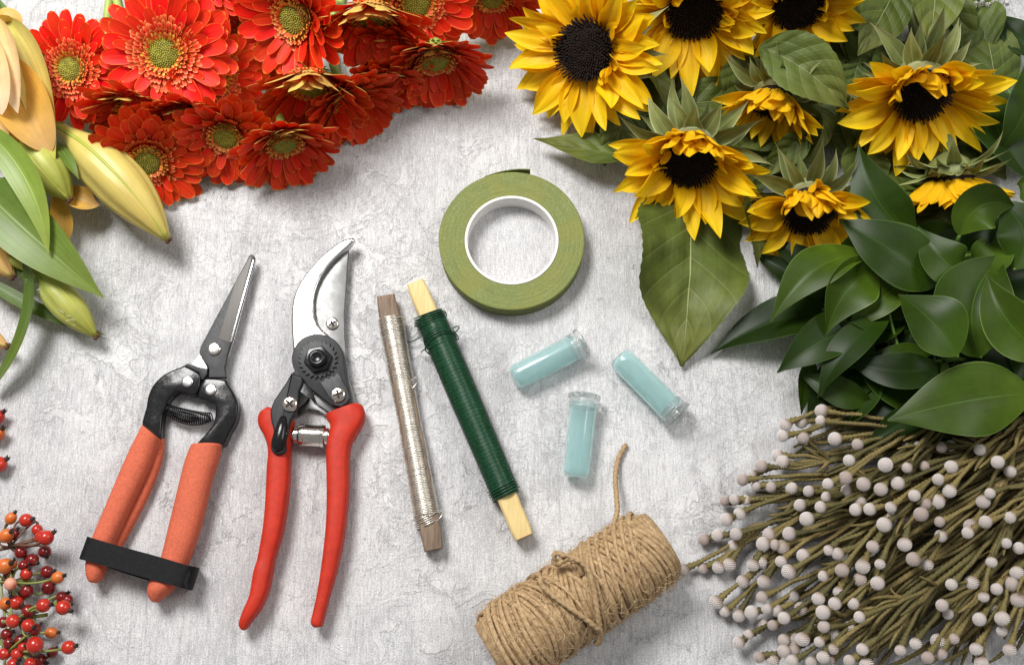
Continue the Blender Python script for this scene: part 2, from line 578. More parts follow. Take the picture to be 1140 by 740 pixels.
# tools
M['foam'] = simple('orange_grip', (0.60, 0.132, 0.068), 0.75, var=0.14, scale=700, bump_s=0.9, bump_scale=2200, spec=0.3, bump_d=0.0005, grime=0.30)
M['redgrip'] = simple('red_grip', (0.47, 0.027, 0.011), 0.50, var=0.12, scale=250, bump_s=0.4, bump_scale=1600, spec=0.25, grime=0.35, rough_var=0.14)
M['blackgloss'] = simple('black_dipped_coating', (0.010, 0.010, 0.011), 0.18, var=0.2, bump_s=0.16, bump_scale=70, bump_d=0.0015, spec=0.3)
M['blacksatin'] = simple('black_oxide_steel', (0.042, 0.042, 0.045), 0.48, metal=0.1, var=0.25, bump_s=0.15, bump_scale=2500, spec=0.3)
M['blackmat'] = simple('dark_plate', (0.022, 0.022, 0.024), 0.46, metal=0.0, var=0.2, bump_s=0.15, bump_scale=2500, spec=0.25)
M['leather'] = simple('black_strap', (0.008, 0.008, 0.009), 0.6, var=0.3, scale=500, bump_s=0.4, bump_scale=1800, spec=0.15)
M['steel'] = simple('polished_steel', (0.62, 0.62, 0.62), 0.24, metal=1.0, var=0.06, scale=120)
M['steel_dull'] = simple('ground_steel', (0.17, 0.17, 0.168), 0.45, metal=1.0, var=0.16, scale=160)
M['chrome'] = simple('nickel_plating', (0.74, 0.70, 0.64), 0.16, metal=1.0, var=0.12, scale=260)


def brushed(name, col, rough, rot):
    m, nt, bs = newmat(name)
    tc = coords(nt)
    f = noise(nt, mapping(nt, tc.outputs['Object'], (2500, 60, 60), rot=(0, 0, rot)), 1.0, 3)
    nt.links.new(mix(nt, f, tuple(x * .75 for x in col), tuple(min(1, x * 1.2) for x in col)), bs.inputs['Base Color'])
    bs.inputs['Metallic'].default_value = 0.25
    bs.inputs['Roughness'].default_value = rough
    bump(nt, f, 0.15, 0.0002, bs)
    return m


M['bluedsteel'] = brushed('ground_blade_face', (0.105, 0.096, 0.088), 0.50, math.radians(-18))
M['silverwire'] = simple('silver_wire', (0.90, 0.85, 0.78), 0.33, metal=1.0, var=0.15, scale=500)
M['greenwire'] = simple('green_wire', (0.008, 0.055, 0.022), 0.34, var=0.35, scale=600, spec=0.5)


def wood(name, c0, c1, axis_rot, rough=0.6, s=1.0):
    m, nt, bs = newmat(name)
    tc = coords(nt)
    v = mapping(nt, tc.outputs['Object'], (900 * s, 55 * s, 900 * s), rot=(0, 0, axis_rot))
    f = noise(nt, v, 1.0, 5, 0.6)
    nt.links.new(mix(nt, ramp(nt, f, [(0.3, 0.0), (0.7, 1.0)]), c0, c1), bs.inputs['Base Color'])
    bs.inputs['Roughness'].default_value = rough
    bump(nt, f, 0.4, 0.0004, bs)
    return m


M['pine'] = wood('pale_wood', (0.58, 0.42, 0.16), (0.70, 0.54, 0.25), math.radians(-22))
M['oldwood'] = wood('weathered_wood', (0.13, 0.085, 0.055), (0.27, 0.195, 0.14), math.radians(-11), 0.75, 0.8)

# floral tape
m, nt, bs = newmat('crepe_tape_side')
tc = coords(nt)
sep = nd(nt, 'ShaderNodeSeparateXYZ', {0: tc.outputs['Object']})
rad = math_(nt, 'SQRT', math_(nt, 'ADD', math_(nt, 'POWER', sep.outputs[0], 2.0), math_(nt, 'POWER', sep.outputs[1], 2.0)))
ang = math_(nt, 'ARCTAN2', sep.outputs[1], sep.outputs[0])
cv = nd(nt, 'ShaderNodeCombineXYZ', {0: math_(nt, 'MULTIPLY', rad, 1900.0), 1: math_(nt, 'MULTIPLY', ang, 1.3), 2: 0.0}).outputs[0]
f = noise(nt, cv, 1.0, 4, 0.7)
f2 = noise(nt, tc.outputs['Object'], 1100, 5, 0.8)
f3 = noise(nt, tc.outputs['Object'], 60, 2)
c = mix(nt, ramp(nt, f, [(0.3, 0.0), (0.7, 1.0)]), (0.105, 0.135, 0.026), (0.185, 0.215, 0.052))
c = mix(nt, ramp(nt, f2, [(0.5, 0.0), (0.7, 0.75)]), c, (0.32, 0.35, 0.15))
c = mix(nt, ramp(nt, f3, [(0.45, 0.0), (0.7, 0.5)]), c, (0.21, 0.20, 0.03))
nt.links.new(c, bs.inputs['Base Color'])
bs.inputs['Roughness'].default_value = 0.7
bump(nt, f, 0.5, 0.0004, bs)
M['tape'] = m
M['tapeedge'] = simple('crepe_tape', (0.115, 0.135, 0.022), 0.65, var=0.2, scale=300, bump_s=0.3)
M['whitecore'] = simple('white_core', (0.78, 0.765, 0.74), 0.6, var=0.05, grime=0.15)

# water tubes
def tubemat(name, col, trans, rough, milk):
    m, nt, bs = newmat(name)
    bs.inputs['Base Color'].default_value = col + (1,)
    bs.inputs['Transmission Weight'].default_value = trans
    bs.inputs['Roughness'].default_value = rough
    bs.inputs['IOR'].default_value = 1.18
    bs.inputs['Coat Weight'].default_value = 0.8
    bs.inputs['Coat Roughness'].default_value = 0.12
    tc = coords(nt)
    bump(nt, noise(nt, tc.outputs['Object'], 150, 2), 0.1, 0.0005, bs)
    tr = nd(nt, 'ShaderNodeBsdfTranslucent', {0: (col[0] * .88, col[1] * .98, col[2] * .98, 1)})
    df = nd(nt, 'ShaderNodeBsdfDiffuse', {0: (col[0] * .80, col[1] * .95, col[2] * .96, 1)})
    soft = nd(nt, 'ShaderNodeMixShader', {0: 0.5, 1: tr.outputs[0], 2: df.outputs[0]})
    mx = nd(nt, 'ShaderNodeMixShader', {0: milk, 1: bs.outputs[0], 2: soft.outputs[0]})
    nt.links.new(mx.outputs[0], nt.nodes['Material Output'].inputs[0])
    return m


M['aqua'] = tubemat('aqua_plastic', (0.85, 0.995, 0.99), 0.96, 0.09, 0.20)
M['clearcap'] = tubemat('clear_rubber', (0.98, 1.0, 1.0), 0.95, 0.10, 0.05)

# twine
m, nt, bs = newmat('jute_twine')
tc = coords(nt)
f = noise(nt, tc.outputs['Object'], 420, 6, 0.7)
rn = nd(nt, 'ShaderNodeAttribute', attribute_name='rnd').outputs['Fac']
sep = nd(nt, 'ShaderNodeSeparateXYZ', {0: tc.outputs['UV']})
fl = noise(nt, nd(nt, 'ShaderNodeCombineXYZ', {0: math_(nt, 'MULTIPLY', sep.outputs[0], 9.0), 1: math_(nt, 'MULTIPLY', sep.outputs[1], 900.0), 2: rn}).outputs[0], 1.0, 3)
c = mix(nt, ramp(nt, f, [(0.3, 0.0), (0.7, 1.0)]), (0.24, 0.14, 0.06), (0.52, 0.36, 0.19))
c = mix(nt, ramp(nt, fl, [(0.5, 0.0), (0.75, 0.6)]), c, (0.66, 0.50, 0.31))
nt.links.new(c, bs.inputs['Base Color'])
bs.inputs['Roughness'].default_value = 0.75
bump(nt, math_(nt, 'ADD', f, fl), 0.6, 0.0004, bs)
M['jute'] = m

# the table: pale plaster brushed over canvas
m, nt, bs = newmat('pale_plaster')
tc = coords(nt)
P = tc.outputs['Object']
big = noise(nt, P, 5, 5, 0.6, 0.4)
mid = noise(nt, P, 42, 6, 0.65, 0.6)
stre = noise(nt, mapping(nt, P, (300, 14, 1)), 1.0, 6, 0.72)
stre2 = noise(nt, mapping(nt, P, (1100, 150, 1), loc=(3, 1, 0)), 1.0, 4, 0.75)
weft = noise(nt, mapping(nt, P, (60, 1500, 1), loc=(1, 5, 0)), 1.0, 3, 0.6)
grain = noise(nt, P, 1300, 3, 0.75)
ridge = noise(nt, P, 62, 5, 0.6, 1.3)
rl = ramp(nt, math_(nt, 'ABSOLUTE', math_(nt, 'SUBTRACT', ridge, 0.5)), [(0.0, 1.0), (0.014, 0.0)])
msk = ramp(nt, noise(nt, P, 11, 3, 0.5), [(0.52, 0.0), (0.62, 1.0)])
rl = math_(nt, 'MULTIPLY', rl, msk)
skin = ramp(nt, noise(nt, P, 50, 7, 0.62, 0.9), [(0.515, 0.0), (0.545, 1.0)])
skm = ramp(nt, noise(nt, mapping(nt, P, (1, 1, 1), loc=(7, 2, 0)), 8, 3, 0.5), [(0.53, 0.0), (0.64, 1.0)])
skin = math_(nt, 'MULTIPLY', skin, skm)
pit = ramp(nt, noise(nt, P, 170, 3, 0.6), [(0.66, 0.0), (0.74, 1.0)])
patch = math_(nt, 'MULTIPLY', ramp(nt, mid, [(0.52, 0.0), (0.66, 1.0)]), ramp(nt, noise(nt, mapping(nt, P, (1, 1, 1), loc=(11, 4, 0)), 9, 3, 0.5), [(0.42, 0.15), (0.62, 1.0)]))
c = mix(nt, ramp(nt, big, [(0.3, 0.0), (0.7, 1.0)]), (0.50, 0.497, 0.503), (0.64, 0.636, 0.642))
c = mix(nt, ramp(nt, mid, [(0.36, 0.55), (0.50, 0.0)]), c, (0.37, 0.367, 0.375))
c = mix(nt, ramp(nt, noise(nt, mapping(nt, P, (22, 9, 1), loc=(2, 8, 0)), 1.0, 6, 0.65, 0.5), [(0.38, 0.6), (0.52, 0.0)]), c, (0.34, 0.335, 0.345))
c = mix(nt, math_(nt, 'MULTIPLY', patch, 0.8), c, (0.74, 0.735, 0.735))
c = mix(nt, ramp(nt, stre, [(0.33, 0.70), (0.48, 0.0)]), c, (0.33, 0.325, 0.335))
c = mix(nt, ramp(nt, stre2, [(0.30, 0.65), (0.5, 0.0)]), c, (0.30, 0.295, 0.305))
c = mix(nt, ramp(nt, stre2, [(0.52, 0.0), (0.72, 0.75)]), c, (0.80, 0.795, 0.80))
c = mix(nt, ramp(nt, weft, [(0.30, 0.15), (0.45, 0.0)]), c, (0.34, 0.335, 0.345))
c = mix(nt, ramp(nt, grain, [(0.36, 0.55), (0.48, 0.0)]), c, (0.25, 0.245, 0.255))
c = mix(nt, ramp(nt, grain, [(0.52, 0.0), (0.66, 0.55)]), c, (0.82, 0.815, 0.82))
c = mix(nt, math_(nt, 'MULTIPLY', skin, 0.48), c, (0.76, 0.755, 0.755))
c = mix(nt, math_(nt, 'MULTIPLY', pit, 0.35), c, (0.30, 0.295, 0.30))
c = mix(nt, math_(nt, 'MULTIPLY', rl, 0.6), c, (0.80, 0.795, 0.79))
crk = noise(nt, P, 30, 6, 0.62, 1.6)
crk = ramp(nt, math_(nt, 'ABSOLUTE', math_(nt, 'SUBTRACT', crk, 0.47)), [(0.0, 1.0), (0.007, 0.0)])
crk = math_(nt, 'MULTIPLY', crk, ramp(nt, noise(nt, mapping(nt, P, (1, 1, 1), loc=(4, 9, 0)), 16, 3, 0.5), [(0.57, 0.0), (0.64, 1.0)]))
c = mix(nt, math_(nt, 'MULTIPLY', crk, 0.5), c, (0.22, 0.215, 0.22))
nt.links.new(c, bs.inputs['Base Color'])
bs.inputs['Roughness'].default_value = 0.6
bs.inputs['Specular IOR Level'].default_value = 0.35
hh = math_(nt, 'ADD', math_(nt, 'MULTIPLY', stre, 0.9), math_(nt, 'MULTIPLY', stre2, 0.6))
hh = math_(nt, 'ADD', hh, math_(nt, 'MULTIPLY', weft, 0.2))
hh = math_(nt, 'ADD', hh, math_(nt, 'MULTIPLY', grain, 0.6))
b1 = bump(nt, hh, 0.75, 0.0006, None)
h2 = math_(nt, 'ADD', math_(nt, 'MULTIPLY', patch, 1.0), math_(nt, 'MULTIPLY', rl, 1.3))
bump(nt, math_(nt, 'ADD', h2, math_(nt, 'SUBTRACT', math_(nt, 'ADD', math_(nt, 'MULTIPLY', mid, 0.5), math_(nt, 'MULTIPLY', skin, 1.7)), math_(nt, 'ADD', math_(nt, 'MULTIPLY', crk, 1.0), math_(nt, 'MULTIPLY', pit, 0.6)))), 0.55, 0.0013, bs, b1)
M['plaster'] = m

# ------------------------------------------------------------------ table and light
mb = MB()
e = 1600
q = [mb.vert(V((x, y, 0))) for x, y in ((-e, -e), (e, -e), (e, e), (-e, e))]
mb.face(tuple(q))
tb = mb.build('table_surface', M['plaster'])
tb['kind'] = 'structure'

w = bpy.data.worlds.new('World')
scene.world = w
w.use_nodes = True
bg = w.node_tree.nodes['Background']
bg.inputs[0].default_value = (1.0, 0.99, 0.975, 1)
bg.inputs[1].default_value = 0.27


def softbox(name, loc, target, size, energy, col=(1, 1, 1)):
    l = bpy.data.lights.new(name, 'AREA')
    l.shape, l.size, l.size_y = 'RECTANGLE', size[0], size[1]
    l.energy, l.color = energy, col
    o = bpy.data.objects.new(name, l)
    COL.objects.link(o)
    o.location = loc
    o.rotation_euler = (V(target) - V(loc)).to_track_quat('-Z', 'Y').to_euler()
    return o


softbox('softbox_key', (-0.46, 0.56, 1.08), (0, 0, 0), (0.44, 0.44), 23.0, (1, 0.985, 0.96))
softbox('softbox_second', (0.75, 0.25, 1.0), (0, 0, 0), (0.5, 0.5), 5.0, (1, 0.99, 0.97))
scene.view_settings.view_transform = 'Standard'
scene.view_settings.look = 'None'
scene.view_settings.exposure = 0.0
scene.view_settings.gamma = 1.0

M['fibre'] = simple('jute_fibre', (0.54, 0.39, 0.22), 0.7, var=0.3)
M['wirecore'] = simple('wire_shade_core', (0.40, 0.34, 0.28), 0.4, metal=0.6)
# ------------------------------------------------------------------ snips with orange grips
def disc_px(mb, px, py, r, z0, z1, n=24, dome=0.5):
    c = W(px, py, z1)
    lathe(mb, [(z0, r), (z1 - dome * 1.6, r), (z1 - dome * .6, r * 0.93), (z1 - dome * .1, r * 0.7), (z1, 0.01)], V((c.x, c.y, 0)), V((0, 0, 1)), n)
    return c


def cross_slot(mb, px, py, r, z, rot):
    c = W(px, py, z)
    for k in range(2):
        a = rot + k * PI / 2
        d, s = V((cos(a), sin(a), 0)), V((-sin(a), cos(a), 0))
        h = r * 0.16
        prism(mb, [c + d * r * .62 + s * h, c - d * r * .62 + s * h, c - d * r * .62 - s * h, c + d * r * .62 - s * h], z - 1, z + 0.15 + 0.1 * k, 0.05)


t = Thing('garden_snips', 'long pointed garden snips with orange foam grips tied by a black strap', 'snips', W(190, 470))
Z8 = lambda p: zoom(p, 200, 270, 4.933)
Z4 = lambda p: zoom(p, 150, 380, 6.17)
mb = MB()
prism(mb, poly(Z8([(372, 92), (300, 225), (205, 400), (115, 570), (108, 602), (120, 640), (150, 668), (162, 692), (160, 740), (255, 740), (246, 690), (262, 610), (300, 480),
                   (352, 290), (408, 92), (411, 78), (404, 66), (390, 64), (380, 74)]), 18), 12.5, 18, 0.7)
blade = t.part('upper_blade', mb, M['blacksatin'], sharp=50)
mb = MB()
prism(mb, poly(Z8([(303, 225), (382, 82), (396, 80), (392, 110), (335, 330), (276, 548), (212, 528)]), 18.5), 17.4, 18.5, 0.25)
t.part('ground_face', mb, M['bluedsteel'], blade, sharp=50)
mb = MB()
prism(mb, poly(Z8([(402, 95), (408, 92), (352, 300), (286, 540), (276, 546), (340, 310)]), 18.9), 17.4, 18.9, 0.25)
t.part('bright_edge', mb, M['steel'], blade, sharp=50)
mb = MB()
prism(mb, poly([(212, 406), (222, 395), (227, 400), (232, 412), (228, 420), (214, 413)], 12), 9, 12, 0.4)
prism(mb, poly(Z8([(404, 100), (412, 84), (416, 96), (300, 530), (262, 640), (240, 640)]), 12), 8, 12, 0.4)
t.part('lower_blade', mb, M['steel'], sharp=50)
mb = MB()
disc_px(mb, 238.1, 388, 7.2, 17.5, 20.2)
t.part('pivot_screw', mb, M['chrome'], sharp=50)
# black dipped arms
mb = MB()
prism(mb, poly(Z4([(318, 173), (345, 165), (440, 215), (452, 250), (440, 330), (405, 370), (350, 358), (292, 345), (255, 372), (226, 412), (205, 470), (190, 505), (184, 570), (172, 668),
                   (110, 645), (50, 580), (62, 500), (76, 455), (84, 400), (98, 350), (130, 290), (195, 228), (260, 195)]), 19), 5, 19, 2.4, steps=4, sub=3)
t.part('arm', mb, M['blackgloss'])
mb = MB()
prism(mb, poly(Z4([(470, 262), (520, 250), (620, 262), (642, 295), (690, 375), (708, 450), (694, 540), (652, 620), (604, 712), (520, 716), (424, 710), (470, 650), (520, 590),
                   (545, 540), (552, 470), (545, 425), (500, 408), (438, 390), (436, 345)]), 19.4), 5, 19.4, 2.4, steps=4, sub=3)
t.part('arm', mb, M['blackgloss'])
mb = MB()
prism(mb, poly(Z4([(340, 165), (362, 150), (490, 188), (500, 182), (498, 225), (470, 262), (455, 262), (440, 212)]), 18), 8, 18.0, 0.8)
t.part('stop_plate', mb, M['blackmat'], sharp=50)
for (x, y) in ((208.3, 424.3), (234.3, 433.2)):
    mb = MB()
    disc_px(mb, x, y, 6.4, 17, 21.2)
    t.part('rivet', mb, M['steel'], sharp=50)
# spring: a coil that bows towards the grips
mb = MB()
A, B, C_ = W(183, 453, 11), W(208, 470, 11), W(236, 464, 11)
pts = []
turns, seg = 24, 12
for i in range(turns * seg + 1):
    s = i / (turns * seg)
    c = bez(A, B, C_, s)
    d = (bez(A, B, C_, min(1, s + .01)) - bez(A, B, C_, max(0, s - .01))).normalized()
    sv = d.cross(V((0, 0, 1))).normalized()
    a = 2 * PI * i / seg
    R = 4.6 + 3.6 * sin(PI * s)
    pts.append(c + sv * (cos(a) * R) + V((0, 0, 1)) * (sin(a) * R))
tube(mb, pts, 0.72, 5)
t.part('spring', mb, M['blackgloss'])
# grips
mb = MB()
loaf(mb, [(159.5, 473.5), (146, 500), (133.8, 527), (118, 565), (103.4, 600), (97, 624), (96.5, 637), (98.5, 645), (102, 648.5)],
     [(178.5, 489), (174.5, 501), (165.5, 525), (147.5, 563), (127.5, 606), (119, 629), (115.5, 640), (110.5, 647), (105.5, 648.8)], 19, 15, n=18, power=2.3)
gl = t.part('grip', mb, M['foam'])
mb = MB()
loaf(mb, [(168, 492), (166, 520), (150, 556), (128, 600), (120, 622)], [(183, 488), (181, 510), (166.5, 550), (138, 605), (126, 627)], 9.5, 7, n=14, power=2.2)
t.part('grip_lower_shell', mb, M['foam'], gl)
mb = MB()
loaf(mb, [(213.5, 496), (207, 512), (201, 535), (190, 580), (179.5, 622), (169, 644), (165, 656), (166, 664), (170.5, 670)],
     [(247, 495), (243, 514), (236, 535), (226, 578), (216, 610), (204, 640), (193, 656), (182, 665.5), (175, 670.5)], 19, 16, n=18, power=2.3)
t.part('grip', mb, M['foam'])
# strap: a flat loop round both grips
mb = MB()
A, B = W(97.5, 611, 37), W(203, 641, 37)
ax = (B - A).normalized()
wd = V((ax.y, -ax.x, 0)) * 11.6
loop = []
hz = 16.5
for i in range(9):
    a = PI / 2 + PI * i / 8
    loop.append(A + ax * (cos(a) * 8) + V((0, 0, -hz + sin(a) * hz)))
loop2 = []
for i in range(9):
    a = -PI / 2 + PI * i / 8
    loop2.append(B + ax * (cos(a) * 8) + V((0, 0, -hz + sin(a) * hz)))
mid1 = [lerp(A, B, k / 8) + V((0, 0, -2 * hz)) + V((-4, -2, 0)) * sin(PI * k / 8) for k in range(1, 8)]
mid2 = [lerp(B, A, k / 8) + V((0, 0, -1.5 * sin(PI * k / 8))) for k in range(1, 8)]
ring = loop + mid1 + loop2 + mid2
n = len(ring)
rows = []
for i, p in enumerate(ring):
    tg = (ring[(i + 1) % n] - ring[i - 1]).normalized()
    nn = tg.cross(wd.normalized()).normalized()
    hw = wd * (1 + 0.02 * sin(i))
    rows.append([mb.vert(p + hw + nn * 1.1), mb.vert(p - hw + nn * 1.1), mb.vert(p - hw - nn * 1.1), mb.vert(p + hw - nn * 1.1)])
rows.append(rows[0])
mb.grid(rows, closed=True)
p0 = B + V((0, 0, 0.5))
tab = [(ax * 1 + wd * 1.0, 1.0), (ax * 7 + wd * .6, 4), (ax * 4 - wd * .6, 3), (ax * -3 - wd * 1.05, 1)]
tube(mb, [p0 + ax * 2 - wd * 0.9 + V((0, 0, -6)), p0 + ax * 4 - wd * 0.2 + V((0, 0, -4)), p0 + ax * 5 + wd * .5 + V((0, 0, -3)), p0 + ax * 8 + wd * .9 + V((0, 0, -2))],
     [3, 3.2, 3, 2], 8)
t.part('strap', mb, M['leather'], sharp=40)

# ------------------------------------------------------------------ bypass secateurs with red handles
t = Thing('secateurs', 'bypass secateurs with red handles and a curved bright steel hook', 'secateurs', W(345, 480))
Z6 = lambda p: zoom(p, 250, 250, 3.217)
ZB = lambda p: zoom(p, 300, 360, 4.933)
ZH = lambda p: zoom(p, 250, 430, 2.643)
mb = MB()
prism(mb, poly([(388.5, 273), (386.5, 296), (384.5, 327), (383, 350), (383.5, 374), (386, 405), (390, 425), (398, 449), (372, 458), (352, 440), (335, 415), (336, 380), (345, 340), (362, 300)], 15), 11, 15, 0.6)
cb = t.part('cutting_blade', mb, M['steel_dull'], sharp=50)
mb = MB()
disc_px(mb, 369.7, 359.6, 7.0, 14.5, 17.5)
sc = t.part('screw', mb, M['chrome'], sharp=50)
mb = MB()
cross_slot(mb, 369.7, 359.6, 7.0, 17.4, 0.5)
t.part('slot', mb, M['calyx'], sc, sharp=50)
mb = MB()
hook = [(394.5, 265), (391.4, 264), (384.0, 266.0), (376, 270), (368, 276.2), (358.5, 284), (349.5, 293.5), (341, 303.5), (334, 314), (329, 324), (326, 334), (324.4, 345), (324, 356), (324.8, 374), (326, 392),
        (330, 402), (372, 402), (372, 380), (366, 373), (359, 367), (354, 361), (351, 353), (349.8, 345), (349.5, 334), (351.0, 325.5), (354, 316.8), (358, 308), (363.5, 299.7), (368.5, 293.2),
        (374.3, 287.3), (380.5, 281.5), (387.0, 276.2), (393.0, 270), (395, 267.5)]
prism(mb, poly(hook, 22), 14, 22, 2.6, steps=4)
t.part('hook_blade', mb, M['steel'], sharp=60)
# tang of the right handle and of the left handle
mb = MB()
prism(mb, poly(ZB([(240, 395), (330, 350), (425, 300), (485, 440), (400, 470), (330, 492), (300, 470), (262, 446)]), 13), 6, 13, 0.8)
prism(mb, poly(ZB([(160, 365), (215, 408), (190, 440), (150, 470), (120, 500), (60, 520), (100, 400)]), 13.2), 6, 13.2, 0.8)
prism(mb, poly(ZB([(225, 405), (250, 440), (300, 468), (330, 500), (322, 520), (270, 480), (215, 470), (160, 510), (150, 480), (210, 440)]), 9), 5, 9, 0.8)
t.part('tang', mb, M['steel_dull'], sharp=50)
mb = MB()
cpt = (353.7, 399.5)
circ = [(cpt[0] + 29 * cos(math.radians(a)), cpt[1] - 28 * sin(math.radians(a))) for a in range(10, 215, 9)]
prism(mb, poly(circ + [(325, 415), (334, 422), (343.6, 431), (357, 441.5), (368, 450.5), (375, 453), (382, 451.5), (387, 446.5), (389, 439.5), (388, 431), (384.5, 416), (383.2, 405)], 27), 18, 27, 1.2)
pv = t.part('pivot_plate', mb, M['blackmat'], sharp=50)
mb = MB()
g = []
NT = 24
for k in range(NT * 2):
    a = 2 * PI * k / (NT * 2)
    r = 22.5 if k % 2 else 18.7
    g.append((cpt[0] + r * cos(a), cpt[1] + r * sin(a)))
g = poly(g, 29.5)
prism(mb, g, 26, 29.5, 0.4, steps=2)
t.part('toothed_washer', mb, M['blacksatin'], pv, sharp=40)
mb = MB()
c = W(cpt[0], cpt[1], 34)
hexo = [V((c.x + 15.5 * cos(PI / 3 * k + .25), c.y + 15.5 * sin(PI / 3 * k + .25), 0)) for k in range(6)]
prism(mb, hexo, 29, 35, 1.2)
t.part('nut', mb, M['blackgloss'], pv, sharp=40)
mb = MB()
lathe(mb, [(34, 10.2), (38, 10), (40.5, 8.6), (41.2, 6.5), (40.6, 5), (39.8, 3), (39.8, 0.02)], V((c.x, c.y, 0)), V((0, 0, 1)), 24)
t.part('bolt_head', mb, M['blackgloss'], pv)
mb = MB()
prism(mb, poly(ZB([(275, 320), (300, 312), (305, 297), (330, 303), (334, 285), (355, 292), (362, 273), (380, 270), (400, 310), (432, 375), (438, 405), (425, 435), (395, 455), (360, 450), (335, 415), (300, 360)]), 31), 26.5, 31, 0.7)
t.part('locking_tab', mb, M['blacksatin'], pv, sharp=50)
mb = MB()
disc_px(mb, 376, 438.5, 8.3, 30, 34.5, dome=1.2)
sc = t.part('screw', mb, M['chrome'])
mb = MB()
cross_slot(mb, 376, 438.5, 8.3, 34.4, 0.3)
t.part('slot', mb, M['calyx'], sc, sharp=50)
mb = MB()
prism(mb, poly(ZB([(115, 278), (122, 272), (172, 290), (181, 300), (180, 332), (165, 365), (160, 385), (158, 440), (140, 492), (112, 540), (103, 590), (87, 640), (90, 690), (76, 712),
                   (45, 719), (14, 704), (5, 680), (8, 640), (22, 590), (10, 545), (4, 500), (6, 470), (25, 420), (62, 365), (92, 320)]), 36), 29, 36, 2.2, steps=4, sub=2)
lv = t.part('latch', mb, M['blackmat'])
mb = MB()
c1, c2 = W(315, 480, 26), W(310, 497, 24)
tube(mb, [W(316, 464, 34), W(314, 474, 36), W(311, 488, 37), W(309.5, 498, 36), W(309, 503, 34)], [4, 6.0, 7.6, 7.0, 3], 14, flat=(V((0, 0, 1)), 0.7))
t.part('thumb_knob', mb, M['blackgloss'], lv)
mb = MB()
disc_px(mb, 322.3, 449, 8.4, 35, 39.5, dome=1.2)
sc = t.part('screw', mb, M['chrome'])
mb = MB()
cross_slot(mb, 322.3, 449, 8.4, 39.4, 0.8)
t.part('slot', mb, M['calyx'], sc, sharp=50)
mb = MB()
a, b = W(318, 483.5, 17), W(372, 486, 17)
lathe(mb, [(0, 6), (10, 6), (10, 9), (14, 9), (14, 11), (16, 12), (20, 12.3), (20.5, 11.6), (38, 11.6), (38.5, 12.3), (42, 12), (43, 9), (46, 9), (46, 7), (54, 7)], a, b - a, 28)
t.part('spring_barrel', mb, M['chrome'], sharp=40)
mb = MB()
loaf(mb, ZH([(297, 88), (303, 100), (312, 120), (303, 160), (300, 205), (302, 300), (300, 400), (290, 500), (275, 600), (262, 660), (255, 692), (258, 703), (264, 709)]),
     ZH([(393, 52), (408, 60), (414, 98), (386, 150), (370, 190), (368, 300), (355, 430), (335, 530), (310, 620), (297, 672), (288, 704), (279, 708), (270, 710)]), 17, 14, n=22, power=3.0)
t.part('handle', mb, M['redgrip'])
mb = MB()
loaf(mb, ZH([(126, 63), (110, 76), (101, 90), (102, 118), (120, 152), (130, 190), (126, 240), (125, 270), (118, 390), (100, 500), (87, 545), (75, 615), (56, 660), (44, 695), (46, 709), (52, 716)]),
     ZH([(135, 63), (165, 75), (196, 92), (206, 105), (200, 140), (196, 195), (195, 230), (192, 300), (175, 420), (150, 505), (143, 545), (130, 605), (108, 655), (82, 690), (68, 710), (58, 718)]), 17, 14, n=22, power=3.0)
t.part('handle', mb, M['redgrip'])

# ------------------------------------------------------------------ wire sticks
def bar(mb, a, b, wx, wz, rot=0.0, n=10, seed=0, rough=0.0):
    """A square stick between two points, with slightly rounded corners and an uneven surface."""
    d = (b - a).normalized()
    s = d.cross(V((0, 0, 1))).normalized()
    up = s.cross(d)
    sec = []
    for cx, cz in ((1, 1), (-1, 1), (-1, -1), (1, -1)):
        for k in (-1, 1):
            dx, dz = (.16, 0), (0, .16)
            if (cx * cz > 0) == (k < 0):
                sec.append((cx * 1.0, cz * 0.82))
            else:
                sec.append((cx * 0.82, cz * 1.0))
    rows = []
    for i in range(n + 1):
        c = lerp(a, b, i / n)
        e = 0.9 if i in (0, n) else 1.0
        row = []
        for (x, z) in sec:
            k = 1 + rough * (mnoise.noise(V((c.x * .08 + x * 3, c.y * .08 + z * 3, seed))))
            X, Z = x * wx * .5 * e * k, z * wz * .5 * e * k
            row.append(mb.vert(c + s * (X * cos(rot) - Z * sin(rot)) + up * (X * sin(rot) + Z * cos(rot))))
        rows.append(row)
    mb.grid(rows, closed=True)
    mb.face(tuple(reversed(rows[0])))
    mb.face(tuple(rows[-1]))


def winding(mb, a, b, R, wire, pitch, seed, ell=0.9, seg=16, jitter=0.3, tilt=0.0):
    rng = random.Random(seed)
    d = (b - a)
    L = d.length
    d.normalize()
    s = d.cross(V((0, 0, 1))).normalized()
    up = s.cross(d)
    turns = int(L / pitch)
    pts = []
    ph = [rng.uniform(-jitter, jitter) for _ in range(turns + 2)]
    for i in range(turns * seg + 1):
        k = i // seg
        fr = (i % seg) / seg
        j = lerp(ph[k], ph[k + 1], fr)
        an = 2 * PI * i / seg
        s0 = L * i / (turns * seg)
        r = (R(s0 / L) if callable(R) else R) + j
        pts.append(a + d * (s0 + tilt * sin(an)) + s * (cos(an) * r) + up * (sin(an) * r * ell))
    tube(mb, pts, wire, 4)


